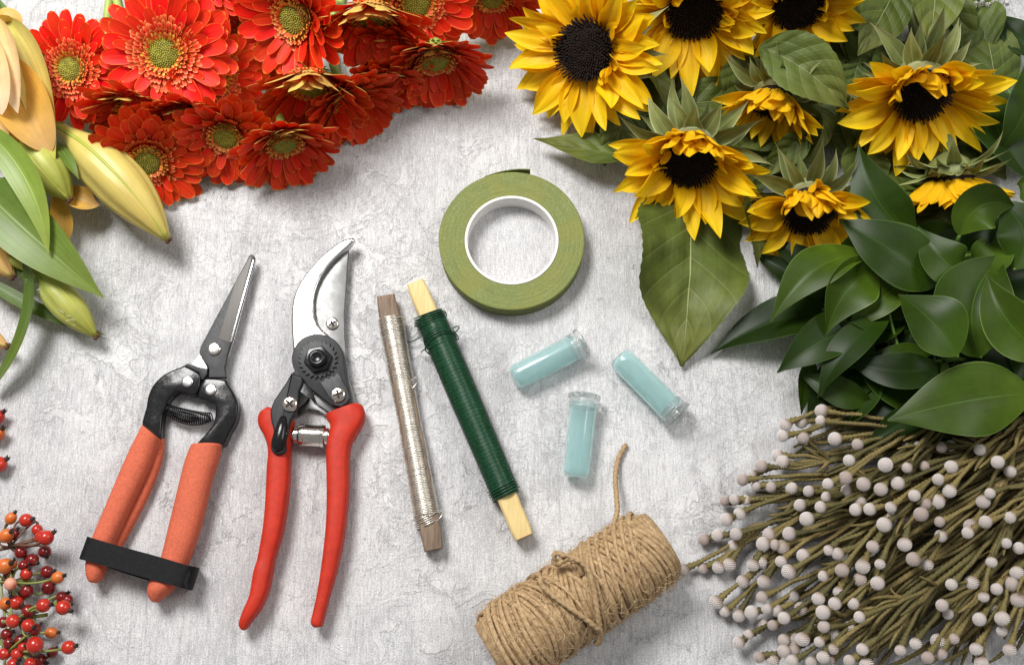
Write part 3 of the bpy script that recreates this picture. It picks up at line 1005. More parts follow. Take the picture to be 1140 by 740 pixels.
t = Thing('wire_stick', 'weathered brown wooden stick wound with shiny silver wire', 'wire stick', W(456, 470))
a, b = W(429.5, 331, 12), W(483, 612, 12)
mb = MB()
bar(mb, a, b, 21, 19, 0.12, 30, 3, 0.14)
t.part('stick', mb, M['oldwood'], sharp=60)
wa, wb = W(434.5, 355, 12), W(475, 574, 12)
mb = MB()
Rf = lambda q: 12.9 + 0.7 * sin(q * 21) * .4 + 0.5 * sin(q * 7 + 1)
lathe(mb, [((wb - wa).length * q / 20, Rf(q / 20) - 0.75) for q in range(21)], wa, wb - wa, 20, m=1)
winding(mb, wa, wb, Rf, 0.72, 1.75, 5, 0.95, 16, 0.45)
wr = t.part('silver_wire', mb, [M['silverwire'], M['wirecore']])
for args in ((W(471, 572, 12), W(477, 584, 12), 12.6, 0.6, 2.0, 8, 0.95, 16, 1.6, 2.0), (W(436, 352, 12), W(440, 378, 12), 13.6, 0.55, 7.0, 18, 0.95, 16, 0.8, 2.5)):
    mb = MB()
    winding(mb, *args)
    t.part('loose_wire', mb, M['silverwire'], wr)
for P in (((484, 582, 20), (490, 576, 22), (492.5, 571, 20), (490, 568, 18), (485, 570, 22), (478, 574, 25)), ((458, 424, 20), (463, 420, 22), (464, 426, 20), (459, 432, 20))):
    mb = MB()
    tube(mb, catmull([W(x, y, z) for x, y, z in P], 6), 0.52, 5)
    t.part('wire_end', mb, M['silverwire'], wr)

t = Thing('wire_stick', 'pale wooden stick wound with dark green wire', 'wire stick', W(525, 455))
a, b = W(462.5, 316, 14), W(583.5, 598, 14)
mb = MB()
bar(mb, a, b, 21, 20, 0.0, 30, 7, 0.03)
t.part('stick', mb, M['pine'], sharp=40)
wa, wb = W(478.5, 352, 15), W(564.5, 553, 15)
mb = MB()
Rg = lambda q: 15.6 + 0.5 * sin(q * 5) - (1.5 * smooth01((q - .93) / .07)) - 1.2 * smooth01((.04 - q) / .04)
lathe(mb, [((wb - wa).length * q / 24, Rg(q / 24) - 0.6) for q in range(25)], wa, wb - wa, 22)
winding(mb, wa, wb, Rg, 0.72, 1.35, 25, 0.95, 18, 0.10)
winding(mb, wa, wb, lambda q: Rg(q) + 0.5, 0.5, 4.1, 26, 0.95, 18, 0.1, tilt=3.0)
wr = t.part('green_wire', mb, M['greenwire'])
for args in ((W(476, 349, 15), W(481, 361, 15), 18.0, 0.8, 2.4, 31, 0.95, 18, 1.9, 3.5), (W(487, 374, 15), W(492, 384, 15), 17.6, 0.75, 2.5, 32, 0.95, 18, 1.5, -6),
             (W(558, 540, 15), W(564, 551, 15), 16.2, 0.8, 2.6, 33, 0.95, 18, 0.4, 2)):
    mb = MB()
    winding(mb, *args)
    t.part('loose_wire', mb, M['greenwire'], wr)
for P in (((470, 356, 24), (484, 348, 31), (494, 346, 28), (497, 351, 24), (494, 357, 26)), ((468, 375, 12), (461, 379, 10), (455, 381, 8), (452, 381, 5)),
          ((505, 372, 20), (511, 365, 18), (509, 363, 18), (504, 366, 22), (510, 375, 18), (509, 378, 16), (503, 374, 22)),
          ((480, 385, 24), (471, 390, 14), (469, 392, 10), (474, 388, 22), (490, 381, 31), (503, 372, 24))):
    mb = MB()
    tube(mb, catmull([W(x, y, z) for x, y, z in P], 6), 0.7, 5)
    t.part('wire_end', mb, M['greenwire'], wr)

# ------------------------------------------------------------------ floral tape
zt = 25
c = W(569.6, 266.8, zt)
t = Thing('tape_roll', 'round roll of olive green florist tape on a white core', 'tape', V((c.x, c.y, 0)))
k = (CAM.z - zt) / CAM.z * 1.0
sc_ = (W(570, 267, zt) - W(569, 267, zt)).length
Ro, Ri, Rc = 81 * sc_, 52 * sc_, 49.3 * sc_
mb = MB()
n = 96
prof = [(0.3, Ri), (0.3, Ro - .6), (0.9, Ro), (zt - 0.8, Ro + 0.3), (zt - 0.1, Ro - 0.5)]
rings = 15
for i in range(1, rings + 1):
    q = i / rings
    prof.append((zt - 0.2 + 0.35 * math.sin(i * 2.4) - 0.5 * q, lerp(Ro - 0.5, Ri, q)))
rows = []
for i, (h, q) in enumerate(prof):
    rows.append([mb.vert(V((c.x, c.y, h)) + V((cos(2 * PI * j / n), sin(2 * PI * j / n), 0)) *
                         (q + (0.5 * mnoise.noise(V((cos(2 * PI * j / n) * 2, sin(2 * PI * j / n) * 2, 1))) if 1 < i < 6 else 0))) for j in range(n)])
for i in range(len(rows) - 1):
    mb.grid([rows[i], rows[i + 1]], closed=True, m=1 if i < 3 else 0)
t.part('tape', mb, [M['tape'], M['tapeedge']], sharp=50)
mb = MB()
# loose tail of the tape: leaves the roll tangentially at the back
tail = []
for i in range(9):
    a = math.radians(112 - i * 4.5)
    rr = Ro + 0.6 + (max(0, i - 1)) ** 1.3 * 0.42
    tail.append(V((c.x + cos(a) * rr, c.y + sin(a) * rr, 0)))
rows = []
for i, p in enumerate(tail):
    z1 = zt - 0.4
    zlow = 2 if i < 7 else (2 + (i - 6) * 5)
    d = V((p.x - c.x, p.y - c.y, 0)).normalized() * 0.5
    rows.append([mb.vert(p + d + V((0, 0, zlow))), mb.vert(p + d + V((0, 0, z1))), mb.vert(p - d + V((0, 0, z1))), mb.vert(p - d + V((0, 0, zlow)))])
mb.grid(rows, closed=True)
mb.face(tuple(rows[-1]))
mb.face(tuple(reversed(rows[0])))
t.part('tape_tail', mb, M['tapeedge'], sharp=50)
mb = MB()
lathe_prof = [(0.2, Ri + .2), (zt + 0.2, Ri + .2), (zt + 0.5, Ri - .3), (zt + 0.5, Rc + .3), (zt + 0.2, Rc), (0.2, Rc)]
rows = []
for i, (h, q) in enumerate(lathe_prof):
    rows.append([mb.vert(V((c.x, c.y, h)) + V((cos(2 * PI * j / n), sin(2 * PI * j / n), 0)) * q) for j in range(n)])
rows.append(rows[0])
mb.grid(rows, closed=True)
t.part('core', mb, M['whitecore'], sharp=40)

# ------------------------------------------------------------------ flower water tubes
def water_tube(x0, y0, x1, y1, label):
    zc = 15.2
    a, b = W(x0, y0, zc), W(x1, y1, zc + 1.8)
    t = Thing('water_tube', label, 'water tube', V(((a.x + b.x) / 2, (a.y + b.y) / 2, 0)), 'aqua flower water tubes on the table')
    ax = (b - a)
    L = ax.length
    out = [(-13.2, 0.02), (-13.2, 6), (-12.8, 9.4), (-11.4, 12.0), (-8.8, 13.5), (-4, 14.1), (L * .5, 14.4), (L - 5, 14.8)]
    inn = [(L - 5, 12.9), (L * .5, 12.6), (-4, 12.2), (-8.5, 11.0), (-10.6, 7.5), (-11, 3), (-11.0, .02)]
    mb = MB()
    lathe(mb, out + inn, a, ax, 32)
    body = t.part('tube_body', mb, M['aqua'], sharp=60)
    mb = MB()
    lathe(mb, [(L - 11, 15.0), (L - 10.4, 16.0), (L - 8.8, 16.0), (L - 8.0, 15.3), (L - 6.8, 15.3), (L - 6.2, 16.2), (L - 4.6, 16.2), (L - 4, 15.5), (L - 1.5, 15.6),
               (L - 0.5, 17.4), (L + 2.4, 17.8), (L + 4, 17.2), (L + 4.4, 15.8), (L + 3.2, 13), (L + 2.2, 6), (L + 1.6, 3.0), (L - 2, 2.6), (L - 2, 12), (L - 8, 12.8), (L - 11, 14.85)], a, ax, 32)
    t.part('cap', mb, M['clearcap'], sharp=60)


water_tube(583, 415.5, 646, 383.5, 'aqua water tube with its clear cap turned up to the right, nearest the tape roll')
water_tube(698, 406, 752, 460, 'aqua water tube with clear cap pointing down right, below the big sunflower leaf')
water_tube(642.5, 518, 650.5, 443.5, 'upright aqua water tube with its clear cap at the top, above the twine roll')

# ------------------------------------------------------------------ roll of jute twine
zr = 42
A, B = W(547, 729, zr), W(738, 602, zr)
t = Thing('twine_roll', 'fat roll of rough brown jute twine with one loose end', 'twine', V(((A.x + B.x) / 2, (A.y + B.y) / 2, 0)))
ax = (B - A)
L = ax.length
ax.normalize()
sd = ax.cross(V((0, 0, 1))).normalized()
up = V((0, 0, 1))


def rollpt(s, an, r):
    return A + ax * s + sd * (cos(an) * r) + up * (sin(an) * r)


def shoulder(s):
    q = min(s, L - s)
    return -7.0 * (1 - smooth01(q / 16.0)) if q < 16 else 0.0


def wind(mb, s0, s1, r, pitch, amp, phase, seed, tw=2.35, wob=1.4, seg=40):
    rng = random.Random(seed)
    turns = max(1, int((s1 - s0) / pitch))
    N = turns * seg
    pts = []
    for i in range(N + 1):
        an = 2 * PI * i / seg
        s = lerp(s0, s1, i / N) + amp * sin(an + phase) + wob * mnoise.noise(V((i * .035, seed * 3.1, 0)))
        s = max(1.5, min(L - 1.5, s))
        rr = r + shoulder(s) + 0.9 * mnoise.noise(V((i * .06, seed * 1.7, 5)))
        pts.append(rollpt(s, an, rr))
    twine(mb, pts, tw, seed)


def twine(mb, pts, tw=2.6, seed=0):
    s = [0]
    for p, q in zip(pts[:-1], pts[1:]):
        s.append(s[-1] + (q - p).length)
    k = 2 * PI / 13.0
    tube(mb, pts, tw, 8, rfun=lambda i, j, a: 0.70 + 0.52 * abs(cos(a - s[i] * k)), r=(seed * .37) % 1.0)


mb = MB()
lathe(mb, [(0, 24), (0.5, 33), (14, 37.4), (L - 14, 37.4), (L - .5, 33), (L, 24)], A, ax, 40)
wind(mb, 3, L - 3, 37.5, 4.9, 0, 0, 1)
wind(mb, 16, L - 16, 39.0, 20, 5, 1.0, 2, wob=3)
wind(mb, 12, 78, 40.0, 4.9, 17, 0.2, 3)
wind(mb, 82, 140, 40.2, 4.9, -18, 0.5, 4)
wind(mb, 126, L - 16, 40.0, 4.9, 18, 0.7, 5)
wind(mb, 30, 120, 42.4, 13.0, 21, 0.4, 6, wob=2)
wind(mb, 120, L - 20, 42.2, 9.0, -16, 0.9, 7, wob=2)
wind(mb, 20, 60, 42.5, 6.5, -10, 0.2, 9)
w0 = t.part('twine_winding', mb, M['jute'])
mb = MB()
# the loop tied round the middle and the free end
tube_pts = [W(x, y, z) for x, y, z in ((648, 640, 83), (640, 622, 90), (628, 618, 92), (619, 616, 90), (617, 622, 86), (620, 628, 84), (632, 622, 90), (645, 624, 93), (655, 635, 92), (661, 655, 90),
                                       (665, 680, 84), (668, 700, 74), (668, 714, 60), (663, 716, 52))]
twine(mb, catmull(tube_pts, 10), 2.7, 11)
tube_pts = [W(x, y, z) for x, y, z in ((594, 642, 76), (600, 640, 84), (604, 652, 88), (622, 668, 89), (645, 684, 86), (662, 697, 80), (669, 706, 68), (666, 716, 56))]
twine(mb, catmull(tube_pts, 10), 2.6, 12)
tube_pts = [W(x, y, z) for x, y, z in ((682, 594, 60), (684, 583, 52), (687, 568, 40), (686, 550, 26), (685, 530, 14), (688, 512, 6), (695, 498, 4), (697, 494, 4))]
twine(mb, catmull(tube_pts, 12), 2.6, 13)
t.part('loose_end', mb, M['jute'])
mb = MB()
rng = random.Random(77)
for i in range(760):
    s = rng.uniform(4, L - 4)
    an = rng.uniform(-0.5, PI + .5)
    r0 = 42.5 + shoulder(s) + rng.uniform(0, 2.0)
    p = rollpt(s, an, r0)
    out = (p - (A + ax * s)).normalized()
    tg = ax * rng.uniform(-1, 1) + out.cross(ax) * rng.uniform(-1, 1)
    ln = rng.uniform(4, 13)
    q = p + tg * ln * .5 + out * rng.uniform(0.5, 3.5)
    e = p + tg * ln + out * rng.uniform(-1.0, 4.0)
    tube(mb, [p, lerp(p, q, .9), q, e], 0.25, 3, cap=False)
fz = t.part('loose_fibre', mb, M['fibre'])
fz['kind'] = 'stuff'
# ------------------------------------------------------------------ gerberas
def frame(n, spin=0.0):
    n = V(n).normalized()
    e = V((0, 0, 1)) - n * n.z
    if e.length < 0.05:
        e = V((0, 1, 0)) - n * n.y
    e.normalize()                      # the uphill direction within the flower's face
    s = e.cross(n)
    return n, e, s


def pr_ray(t):
    return (0.30 + 0.70 * smooth01(t / 0.55)) * (1.0 if t < 0.72 else math.sqrt(max(0.0, 1 - ((t - 0.72) / 0.28) ** 2)) * .94 + .06)


def pr_small(t):
    return (0.5 + 0.5 * t) * (1.0 if t < 0.7 else math.sqrt(max(0.0, 1 - ((t - 0.7) / 0.3) ** 2)) * .9 + .1)


def gerbera(px, py, z, R, n, label, seed, lift=0.2, stem_dir=None, bend=-0.15, ranks=3, show_stem=True, tone=0.5, up=0.0):
    rng = random.Random(seed)
    R *= 1.15
    c = W(px, py, z)
    n, e, s = frame(n)
    t = Thing('gerbera', label, 'flower', V((c.x, c.y, 0)), 'red gerberas in the bunch')
    ph0 = rng.uniform(0, 6)
    low = 0.42 * max(0.0, 1 - abs(n.z) * 1.6)
    mb = MB()
    spec = [(24, 1.0, 0.0, 0.25), (22, 0.92, 0.12, 0.23), (15, 0.70, 0.24, 0.15)][:ranks]
    for k, (cnt, ln, dl, wd) in enumerate(spec):
        for i in range(cnt):
            ph = ph0 + k * 0.11 + 2 * PI * (i + rng.uniform(-.28, .28)) / cnt
            o = e * cos(ph) + s * sin(ph)
            l = R * (ln * rng.uniform(.9, 1.04) - 0.20)
            petal(mb, c + o * R * 0.20 - n * R * (0.10 - 0.03 * k), o, n, l, R * wd * rng.uniform(.85, 1.12), lift + dl + low * max(0.0, -cos(ph)) + up * max(0.0, cos(ph)) ** 1.3 + rng.uniform(-.1, .1),
                  bend + rng.uniform(-.22, .2), cup=rng.uniform(.05, .22), prof=pr_ray, n=8, m=4, twist=rng.uniform(-.25, .25),
                  r=min(1, max(0, tone + rng.uniform(-.4, .4))), groove=0.08, side=rng.uniform(-.08, .08))
    t.part('petals', mb, M['ray'])
    mb = MB()
    cnt = 4
    for k in range(cnt):
        num = 30 + k * 8
        rr = R * (0.25 + 0.062 * k)
        for i in range(num):
            ph = 2 * PI * (i + 0.5 * (k % 2) + rng.uniform(-.3, .3)) / num
            o = e * cos(ph) + s * sin(ph)
            petal(mb, c + o * (rr - R * .05) + n * R * (0.07 - 0.02 * k), o, n, R * (0.095 + 0.018 * k) * rng.uniform(.8, 1.2), R * 0.062 * rng.uniform(.85, 1.2),
                  1.05 - 0.17 * k + lift * .6 + rng.uniform(-.15, .15), -0.55 + rng.uniform(-.2, .2), cup=0.5, prof=pr_small, n=4, m=2,
                  r=min(1, max(0, tone + rng.uniform(-.5, .5))))
    t.part('inner_florets', mb, M['floret'])
    mb = MB()
    for k in range(2):
        num = 22 + k * 5
        for i in range(num):
            ph = 2 * PI * (i + rng.uniform(-.3, .3)) / num
            o = e * cos(ph) + s * sin(ph)
            petal(mb, c + o * R * (0.19 + .035 * k) + n * R * .08, o, n, R * 0.09 * rng.uniform(.8, 1.2), R * 0.045, 1.1 - .2 * k + rng.uniform(-.2, .2), -.6,
                  cup=0.5, prof=pr_small, n=3, m=2, r=rng.random())
    t.part('yellow_florets', mb, M['floret_in'])
    mb = MB()
    lathe(mb, [(-.10, .22), (.04, .225), (.085, .18), (.11, .10), (.105, .0)], V((0, 0, 0)), V((0, 0, 1)), 20)
    mb.v = [c + s * (p.x * R) + e * (p.y * R) + n * (p.z * R) for p in mb.v]
    for i in range(170):
        q = math.sqrt((i + .5) / 170)
        ph = i * 2.39996
        o = e * cos(ph) + s * sin(ph)
        b = c + o * (R * .215 * q) + n * R * (.105 - .06 * q ** 4)
        h = R * (.022 + .02 * q)
        a = R * .014
        tp = b + n * h + o * h * .25
        i0 = [mb.vert(b + e * (cos(k * 2.094) * a) + s * (sin(k * 2.094) * a)) for k in range(3)]
        i1 = [mb.vert(tp + e * (cos(k * 2.094) * a * .8) + s * (sin(k * 2.094) * a * .8)) for k in range(3)]
        mb.grid([i0, i1], closed=True)
        mb.face(tuple(i1))
    t.part('disc', mb, M['gdisc'])
    mb = MB()
    for k in range(2):
        for i in range(16):
            ph = 2 * PI * (i + .5 * k) / 16
            o = e * cos(ph) + s * sin(ph)
            petal(mb, c - n * R * (.30 - .05 * k) + o * R * .05, o, n, R * (.34 + .05 * k), R * .08, 0.75, -.5, prof=lambda q: prof_leaf(q, .3), n=4, m=2, r=rng.random())
    lathe(mb, [(-.34, .05), (-.28, .12), (-.18, .19), (-.08, .21)], c, n, 14)
    mb2 = MB()
    mb.v[-56:] = [c + (p - c) * R for p in mb.v[-56:]]
    t.part('calyx', mb, M['gstem'])
    mb = MB()
    b = c - n * R * .3
    sd = stem_dir or (rng.uniform(-.1, .1), 1, 0)
    d = V(sd).normalized()
    p1 = b - n * 45 + d * 25
    p1.z = 6
    p2 = V((p1.x, p1.y, 0)) + d * 120
    p2.z = 6
    p3 = p2 + d * 500
    p3.z = 6
    pts = [bez(b, b - n * 30, p1, i / 6) for i in range(6)] + [bez(p1, lerp(p1, p2, .5), p2, i / 5) for i in range(5)] + [p2, p3]
    pts = [V((p.x, p.y, max(p.z, 5))) for p in pts]
    tube(mb, pts, 5.0, 10)
    t.part('stem', mb, M['gstem'])


gerbera(80, 77, 72, 57, (-.10, -.42, .9), 'open gerbera furthest to the left, with a yellow green eye, beside the lily buds', 1, lift=.10, tone=.9)
gerbera(184, 60, 94, 69, (.04, -.45, .9), 'largest open gerbera facing up, with a green eye, right of the leftmost gerbera', 2, lift=.12, tone=.8)
gerbera(222, -22, 100, 52, (.05, -.45, .9), 'pinkish red gerbera cut by the top edge above the largest one', 3, lift=.12, tone=.8)
gerbera(330, 20, 94, 72, (-.48, -.66, .6), 'gerbera with an upright oval green eye, turned to the left at the top edge', 4, lift=.55, tone=.55)
gerbera(414, 15, 100, 66, (.0, -1, .05), 'gerbera turned down with cream petal backs over its small green eye', 5, lift=.56, tone=.5, up=.32)
gerbera(462, 2, 88, 68, (.35, -.75, .55), 'bright gerbera at the top edge, right of the one with cream petal backs', 6, lift=.32, tone=.7)
gerbera(548, -4, 52, 56, (.1, -1, .15), 'dark gerbera at the right end of the bunch, next to the sunflower', 7, lift=.5, tone=.2)
gerbera(484, 64, 50, 66, (.10, -1, .08), 'dark gerbera lowest on the right of the bunch, with spread petals over the table', 8, lift=.52, tone=.3)
gerbera(348, 92, 62, 70, (-.03, -1, .12), 'gerbera turned down with yellow petal backs showing along its upper rim', 9, lift=.58, tone=.3, up=.28)
gerbera(388, 110, 40, 60, (.45, -.9, .1), 'dark gerbera peeping out below the one with yellow petal backs', 10, lift=.5, tone=.1)
gerbera(238, 84, 62, 56, (.45, -.55, .7), 'gerbera turned to the right, half covered by the largest open gerbera', 11, lift=.25, tone=.4)
gerbera(150, 118, 48, 60, (-.05, -1, .15), 'shaded gerbera under the two open ones, its eye hidden, above the big lily bud', 12, lift=.5, tone=.2, stem_dir=(-.22, 1, 0))
gerbera(207, 128, 48, 60, (.05, -1, .12), 'shaded gerbera with a fan of petals just below the largest open gerbera', 13, lift=.5, tone=.3, stem_dir=(-.38, 1, 0))
gerbera(252, 150, 46, 58, (.02, -.88, .5), 'gerbera with a round olive eye at the lower edge of the bunch', 14, lift=.45, tone=.3)
gerbera(164, 178, 38, 62, (.22, -.78, .6), 'gerbera partly hidden behind the tip of the large yellow lily bud', 15, lift=.35, tone=.2, stem_dir=(-.30, 1, 0))
gerbera(316, 156, 46, 62, (.25, -1, .15), 'gerbera at the lower edge with its eye sideways and thin yellow sepals', 16, lift=.52, tone=.3, up=.1)
gerbera(432, 52, 50, 54, (-.1, -1, .1), 'dark gerbera tucked directly under the one with cream petal backs', 17, lift=.5, tone=.1)
gerbera(425, 88, 36, 50, (.15, -1, .1), 'dark gerbera low in the bunch, between the yellow backed one and the lowest right one', 19, lift=.5, tone=.15)
gerbera(285, 42, 42, 52, (.15, -.75, .7), 'dark gerbera deep in the gap left of the one with the oval eye', 18, lift=.3, tone=.0)


# ------------------------------------------------------------------ sunflowers
def pr_sun(t):
    return prof_leaf(t, 0.45, 0.55, 0.82)


def sunflower(px, py, z, R, n, label, seed, disc=.37, lift=0.12, fold=0.0, fold_w=1.1, lower=0.0, count=(23, 19), bracts=True, bl=1.25, plen=1.12, squeeze=1.0):
    """fold: how far the uphill petals bend over the disc; lower: extra lift of the downhill ones."""
    rng = random.Random(seed * 31 + 7)
    c = W(px, py, z)
    n, e, s = frame(n)
    t = Thing('sunflower', label, 'flower', V((c.x, c.y, 0)), 'sunflowers in the bunch')
    mb = MB()
    for k in range(2):
        cnt = count[k]
        for i in range(cnt):
            ph = 2 * PI * (i + .5 * k + rng.uniform(-.3, .3)) / cnt
            o = e * cos(ph) + s * sin(ph)
            q = max(0.0, cos(ph)) ** fold_w
            el = lift + (.26 if rng.random() < .2 else 0) + .16 * k + fold * q + lower * max(0.0, -cos(ph)) + rng.uniform(-.16, .16)
            bd = rng.uniform(-.5, .15) + fold * q * .7
            ln = R * (1.0 - disc * .9) * rng.uniform(.82, 1.08) * (1 - .22 * q * min(1, fold)) * (1 - .08 * k) * plen
            petal(mb, c + o * R * disc * .92 - n * R * .06, o, n, ln, R * .285 * rng.uniform(.75, 1.15) * squeeze, el, bd, cup=rng.uniform(.05, .45),
                  prof=pr_sun, n=10, m=6, twist=rng.uniform(-.7, .7), r=rng.random(), groove=.26, side=rng.uniform(-.4, .4), curl=.28)
    for i in range(9):                       # short crumpled petals of the inner row
        ph = rng.uniform(-1.9, 1.9)
        o = e * cos(ph) + s * sin(ph)
        petal(mb, c + o * R * disc * 1.02 - n * R * .02, o, n, R * rng.uniform(.26, .40), R * .2, lift + .5 + rng.uniform(-.2, .4), rng.uniform(-.2, 1.3), cup=rng.uniform(.2, .8),
              prof=pr_sun, n=9, m=6, twist=rng.uniform(-1.1, 1.1), r=rng.random(), groove=.3, side=rng.uniform(-.6, .6), curl=.3)
    t.part('petals', mb, M['sunpetal'])
    mb = MB()
    lathe(mb, [(-.12, disc * .9), (-.02, disc), (.05, disc * .93), (.08, disc * .7), (.06, disc * .35), (.05, 0)], V((0, 0, 0)), V((0, 0, 1)), 28)
    mb.v = [c + s * (p.x * R) + e * (p.y * R) + n * (p.z * R) for p in mb.v]
    num = 420
    for i in range(num):
        q = math.sqrt((i + .5) / num)
        ph = i * 2.39996
        o = e * cos(ph) + s * sin(ph)
        b = c + o * (R * disc * .99 * q) + n * R * (.055 + .03 * math.sin(min(1, q * 1.3) * PI) - (.07 * max(0, q - .85) / .15))
        h = R * (.025 + .075 * smooth01((q - .45) / .5)) * rng.uniform(.7, 1.3)
        a = R * .012
        tp = b + n * h + o * h * (.15 + .55 * q) + e * rng.uniform(-.01, .01) * R
        i0 = [mb.vert(b + e * (cos(k * 2.094) * a) + s * (sin(k * 2.094) * a)) for k in range(3)]
        i1 = [mb.vert(tp + e * (cos(k * 2.094) * a) + s * (sin(k * 2.094) * a)) for k in range(3)]
        mb.grid([i0, i1], closed=True)
        mb.face(tuple(i1))
    t.part('disc', mb, M['sundisc'])
    mb = MB()
    for k in range(2):
        for i in range(14):
            ph = 2 * PI * (i + .5 * k + rng.uniform(-.2, .2)) / 14
            o = e * cos(ph) + s * sin(ph)
            petal(mb, c - n * R * (.17 + .10 * k) + o * R * (.26 - .05 * k), o, n, R * rng.uniform(.36, .70) * bl, R * .23 * rng.uniform(.8, 1.15), .16 - .22 * k + rng.uniform(-.2, .15),
                  rng.uniform(-1.2, .35), cup=.35, prof=lambda q: prof_leaf(q, .28, .6, 1.5), n=9, m=4, r=rng.random(), twist=rng.uniform(-.8, .8), groove=.1, side=rng.uniform(-.5, .5), curl=.2)
    t.part('bracts', mb, M['bract'])
    mb = MB()
    lathe(mb, [(-.48, .07), (-.44, .14), (-.36, .26), (-.24, .36), (-.10, .37)], V((0, 0, 0)), V((0, 0, 1)), 18)
    mb.v = [c + s * (p.x * R) + e * (p.y * R) + n * (p.z * R) for p in mb.v]
    t.part('receptacle', mb, M['bract'])
    mb = MB()
    b = c - n * R * .42
    d = V((rng.uniform(-.05, .2), 1, 0)).normalized()
    p1 = b - n * 50 + d * 30
    p1.z = 8
    p3 = V((p1.x, p1.y, 0)) + d * 550 + V((0, 0, 9))
    pts = [bez(b, b - n * 40, p1, i / 8) for i in range(8)] + [lerp(p1, p3, .3 * k) for k in range(4)] + [p3]
    pts = [V((p.x, p.y, max(p.z, 7))) for p in pts]
    tube(mb, pts, 6.5, 10)
    t.part('stem', mb, M['bract'])
    return t


def add_leaf(t, mat, a, b, c, w, d=None, name='leaf', label=None, **kw):
    mb = MB()
    f = lambda p: W(*p)
    leaf(mb, f(a), f(b), f(c), w, d=None if d is None else f(d), **kw)
    return t.part(name, mb, M[mat], label=label)


S1 = sunflower(652, 56, 74, 93, (-.42, -.42, .8), 'large open sunflower at the left end of the bunch, next to the gerberas', 1, lift=.10, fold=.3, disc=.325)
S2 = sunflower(772, 12, 74, 92, (.0, -.88, .48), 'sunflower with long hanging petals cut by the top edge, right of the large left one', 2, disc=.30, lift=.28, fold=.2, lower=.35)
S3 = sunflower(888, 4, 76, 80, (.06, -.9, .42), 'sunflower cut by the top edge in the middle of the bunch', 3, disc=.32, lift=.3, fold=.2, lower=.3)
S4 = sunflower(768, 176, 64, 88, (-.15, -.74, .62), 'lowest sunflower, hanging over the largest green leaf with petals folded over its disc', 4, disc=.31, lift=.36, fold=.85, lower=.30, plen=1.18)
S5 = sunflower(862, 112, 56, 70, (-.3, -.95, .12), 'small half closed sunflower in shade with crumpled petals over a hidden disc', 5, lift=.75, fold=.3, disc=.30, lower=.2)
S6 = sunflower(900, 232, 52, 78, (-.02, -.8, .58), 'sunflower just above the dark green foliage, upper petals folded over its disc', 6, disc=.32, lift=.32, fold=1.0, lower=.1)
S7 = sunflower(1026, 103, 84, 89, (.0, -.84, .54), 'sunflower furthest to the right with an oval black disc and pointed petals', 7, disc=.30, lift=.24, fold=.9, fold_w=2.5, lower=.25)
S8 = sunflower(1058, 204, 44, 74, (.05, -.95, -.32), 'sunflower seen from behind its green bracts, petals pointing down', 8, lift=.62, fold=.0, bl=1.1, plen=1.0, lower=.25)

# leaves of the sunflowers
add_leaf(S1, 'sunleaf', (715, 172, 26), (668, 172, 32), (594, 154, 22), 44, roll=-.35, peak=.45, fold=.25, wave=.12, teeth=.05, rnd=.3)
add_leaf(S1, 'sunleaf', (700, 120, 30), (690, 150, 26), (672, 185, 14), 52, roll=.3, peak=.4, fold=.2, wave=.15, rnd=.0)
add_leaf(S4, 'sunleaf', (768, 205, 26), (772, 300, 40), (759, 408, 6), 142, roll=(lambda q: .05 + .35 * sin(q * 5)), peak=.32, fold=.12, wave=.22, n=44, m=28, pucker=2.2, teeth=.02, rnd=.45, p0=.55, p1=1.0, seed=2.0, label='broad flat leaf with pale veins')
add_leaf(S4, 'sunleaf', (838, 205, 44), (832, 245, 46), (843, 298, 20), 52, roll=.7, peak=.35, fold=.55, wave=.1, teeth=.04, rnd=.75, n=18)
add_leaf(S3, 'sunleaf', (846, 52, 92), (900, 70, 122), (944, 122, 84), 66, pucker=1.4, m=14, roll=-.25, peak=.45, fold=.45, wave=.1, teeth=.03, rnd=.6, n=28)
add_leaf(S3, 'sunleaf', (1000, -20, 50), (985, 15, 60), (955, 62, 50), 62, roll=.2, peak=.45, fold=.2, wave=.12, rnd=.4)
add_leaf(S3, 'sunleaf', (955, 70, 40), (948, 100, 46), (940, 150, 20), 60, roll=.3, peak=.4, fold=.2, wave=.15, rnd=.2)
add_leaf(S7, 'sunleaf', (1046, -40, 70), (1040, 0, 88), (1036, 52, 74), 62, roll=.0, peak=.45, fold=.3, wave=.08, rnd=.8)
add_leaf(S5, 'sunleaf', (905, 118, 50), (930, 132, 68), (900, 178, 40), 34, roll=.9, peak=.4, fold=.5, wave=.15, rnd=.5)
add_leaf(S5, 'sunleaf', (905, 152, 46), (872, 160, 52), (838, 205, 30), 36, roll=.6, peak=.4, fold=.5, wave=.15, rnd=.6)
add_leaf(S2, 'sunleaf', (710, 40, 40), (735, 90, 50), (745, 125, 40), 44, roll=.5, peak=.4, fold=.4, wave=.15, rnd=.3)
add_leaf(S2, 'sunleaf', (820, 60, 30), (838, 95, 36), (800, 150, 20), 60, roll=.3, peak=.4, fold=.3, wave=.15, rnd=.1)
add_leaf(S6, 'sunleaf', (965, 160, 26), (950, 190, 34), (985, 240, 20), 60, roll=.2, peak=.4, fold=.3, wave=.15, rnd=.1)
add_leaf(S2, 'sunleaf', (690, 20, 24), (715, 70, 26), (730, 150, 12), 70, roll=.1, peak=.4, fold=.2, wave=.15, rnd=.0)
add_leaf(S5, 'sunleaf', (830, 90, 18), (850, 140, 20), (850, 200, 8), 80, roll=.1, peak=.4, fold=.2, wave=.15, rnd=.0)
add_leaf(S7, 'sunleaf', (960, 60, 24), (980, 140, 26), (960, 220, 10), 90, roll=.1, peak=.4, fold=.2, wave=.15, rnd=.0)
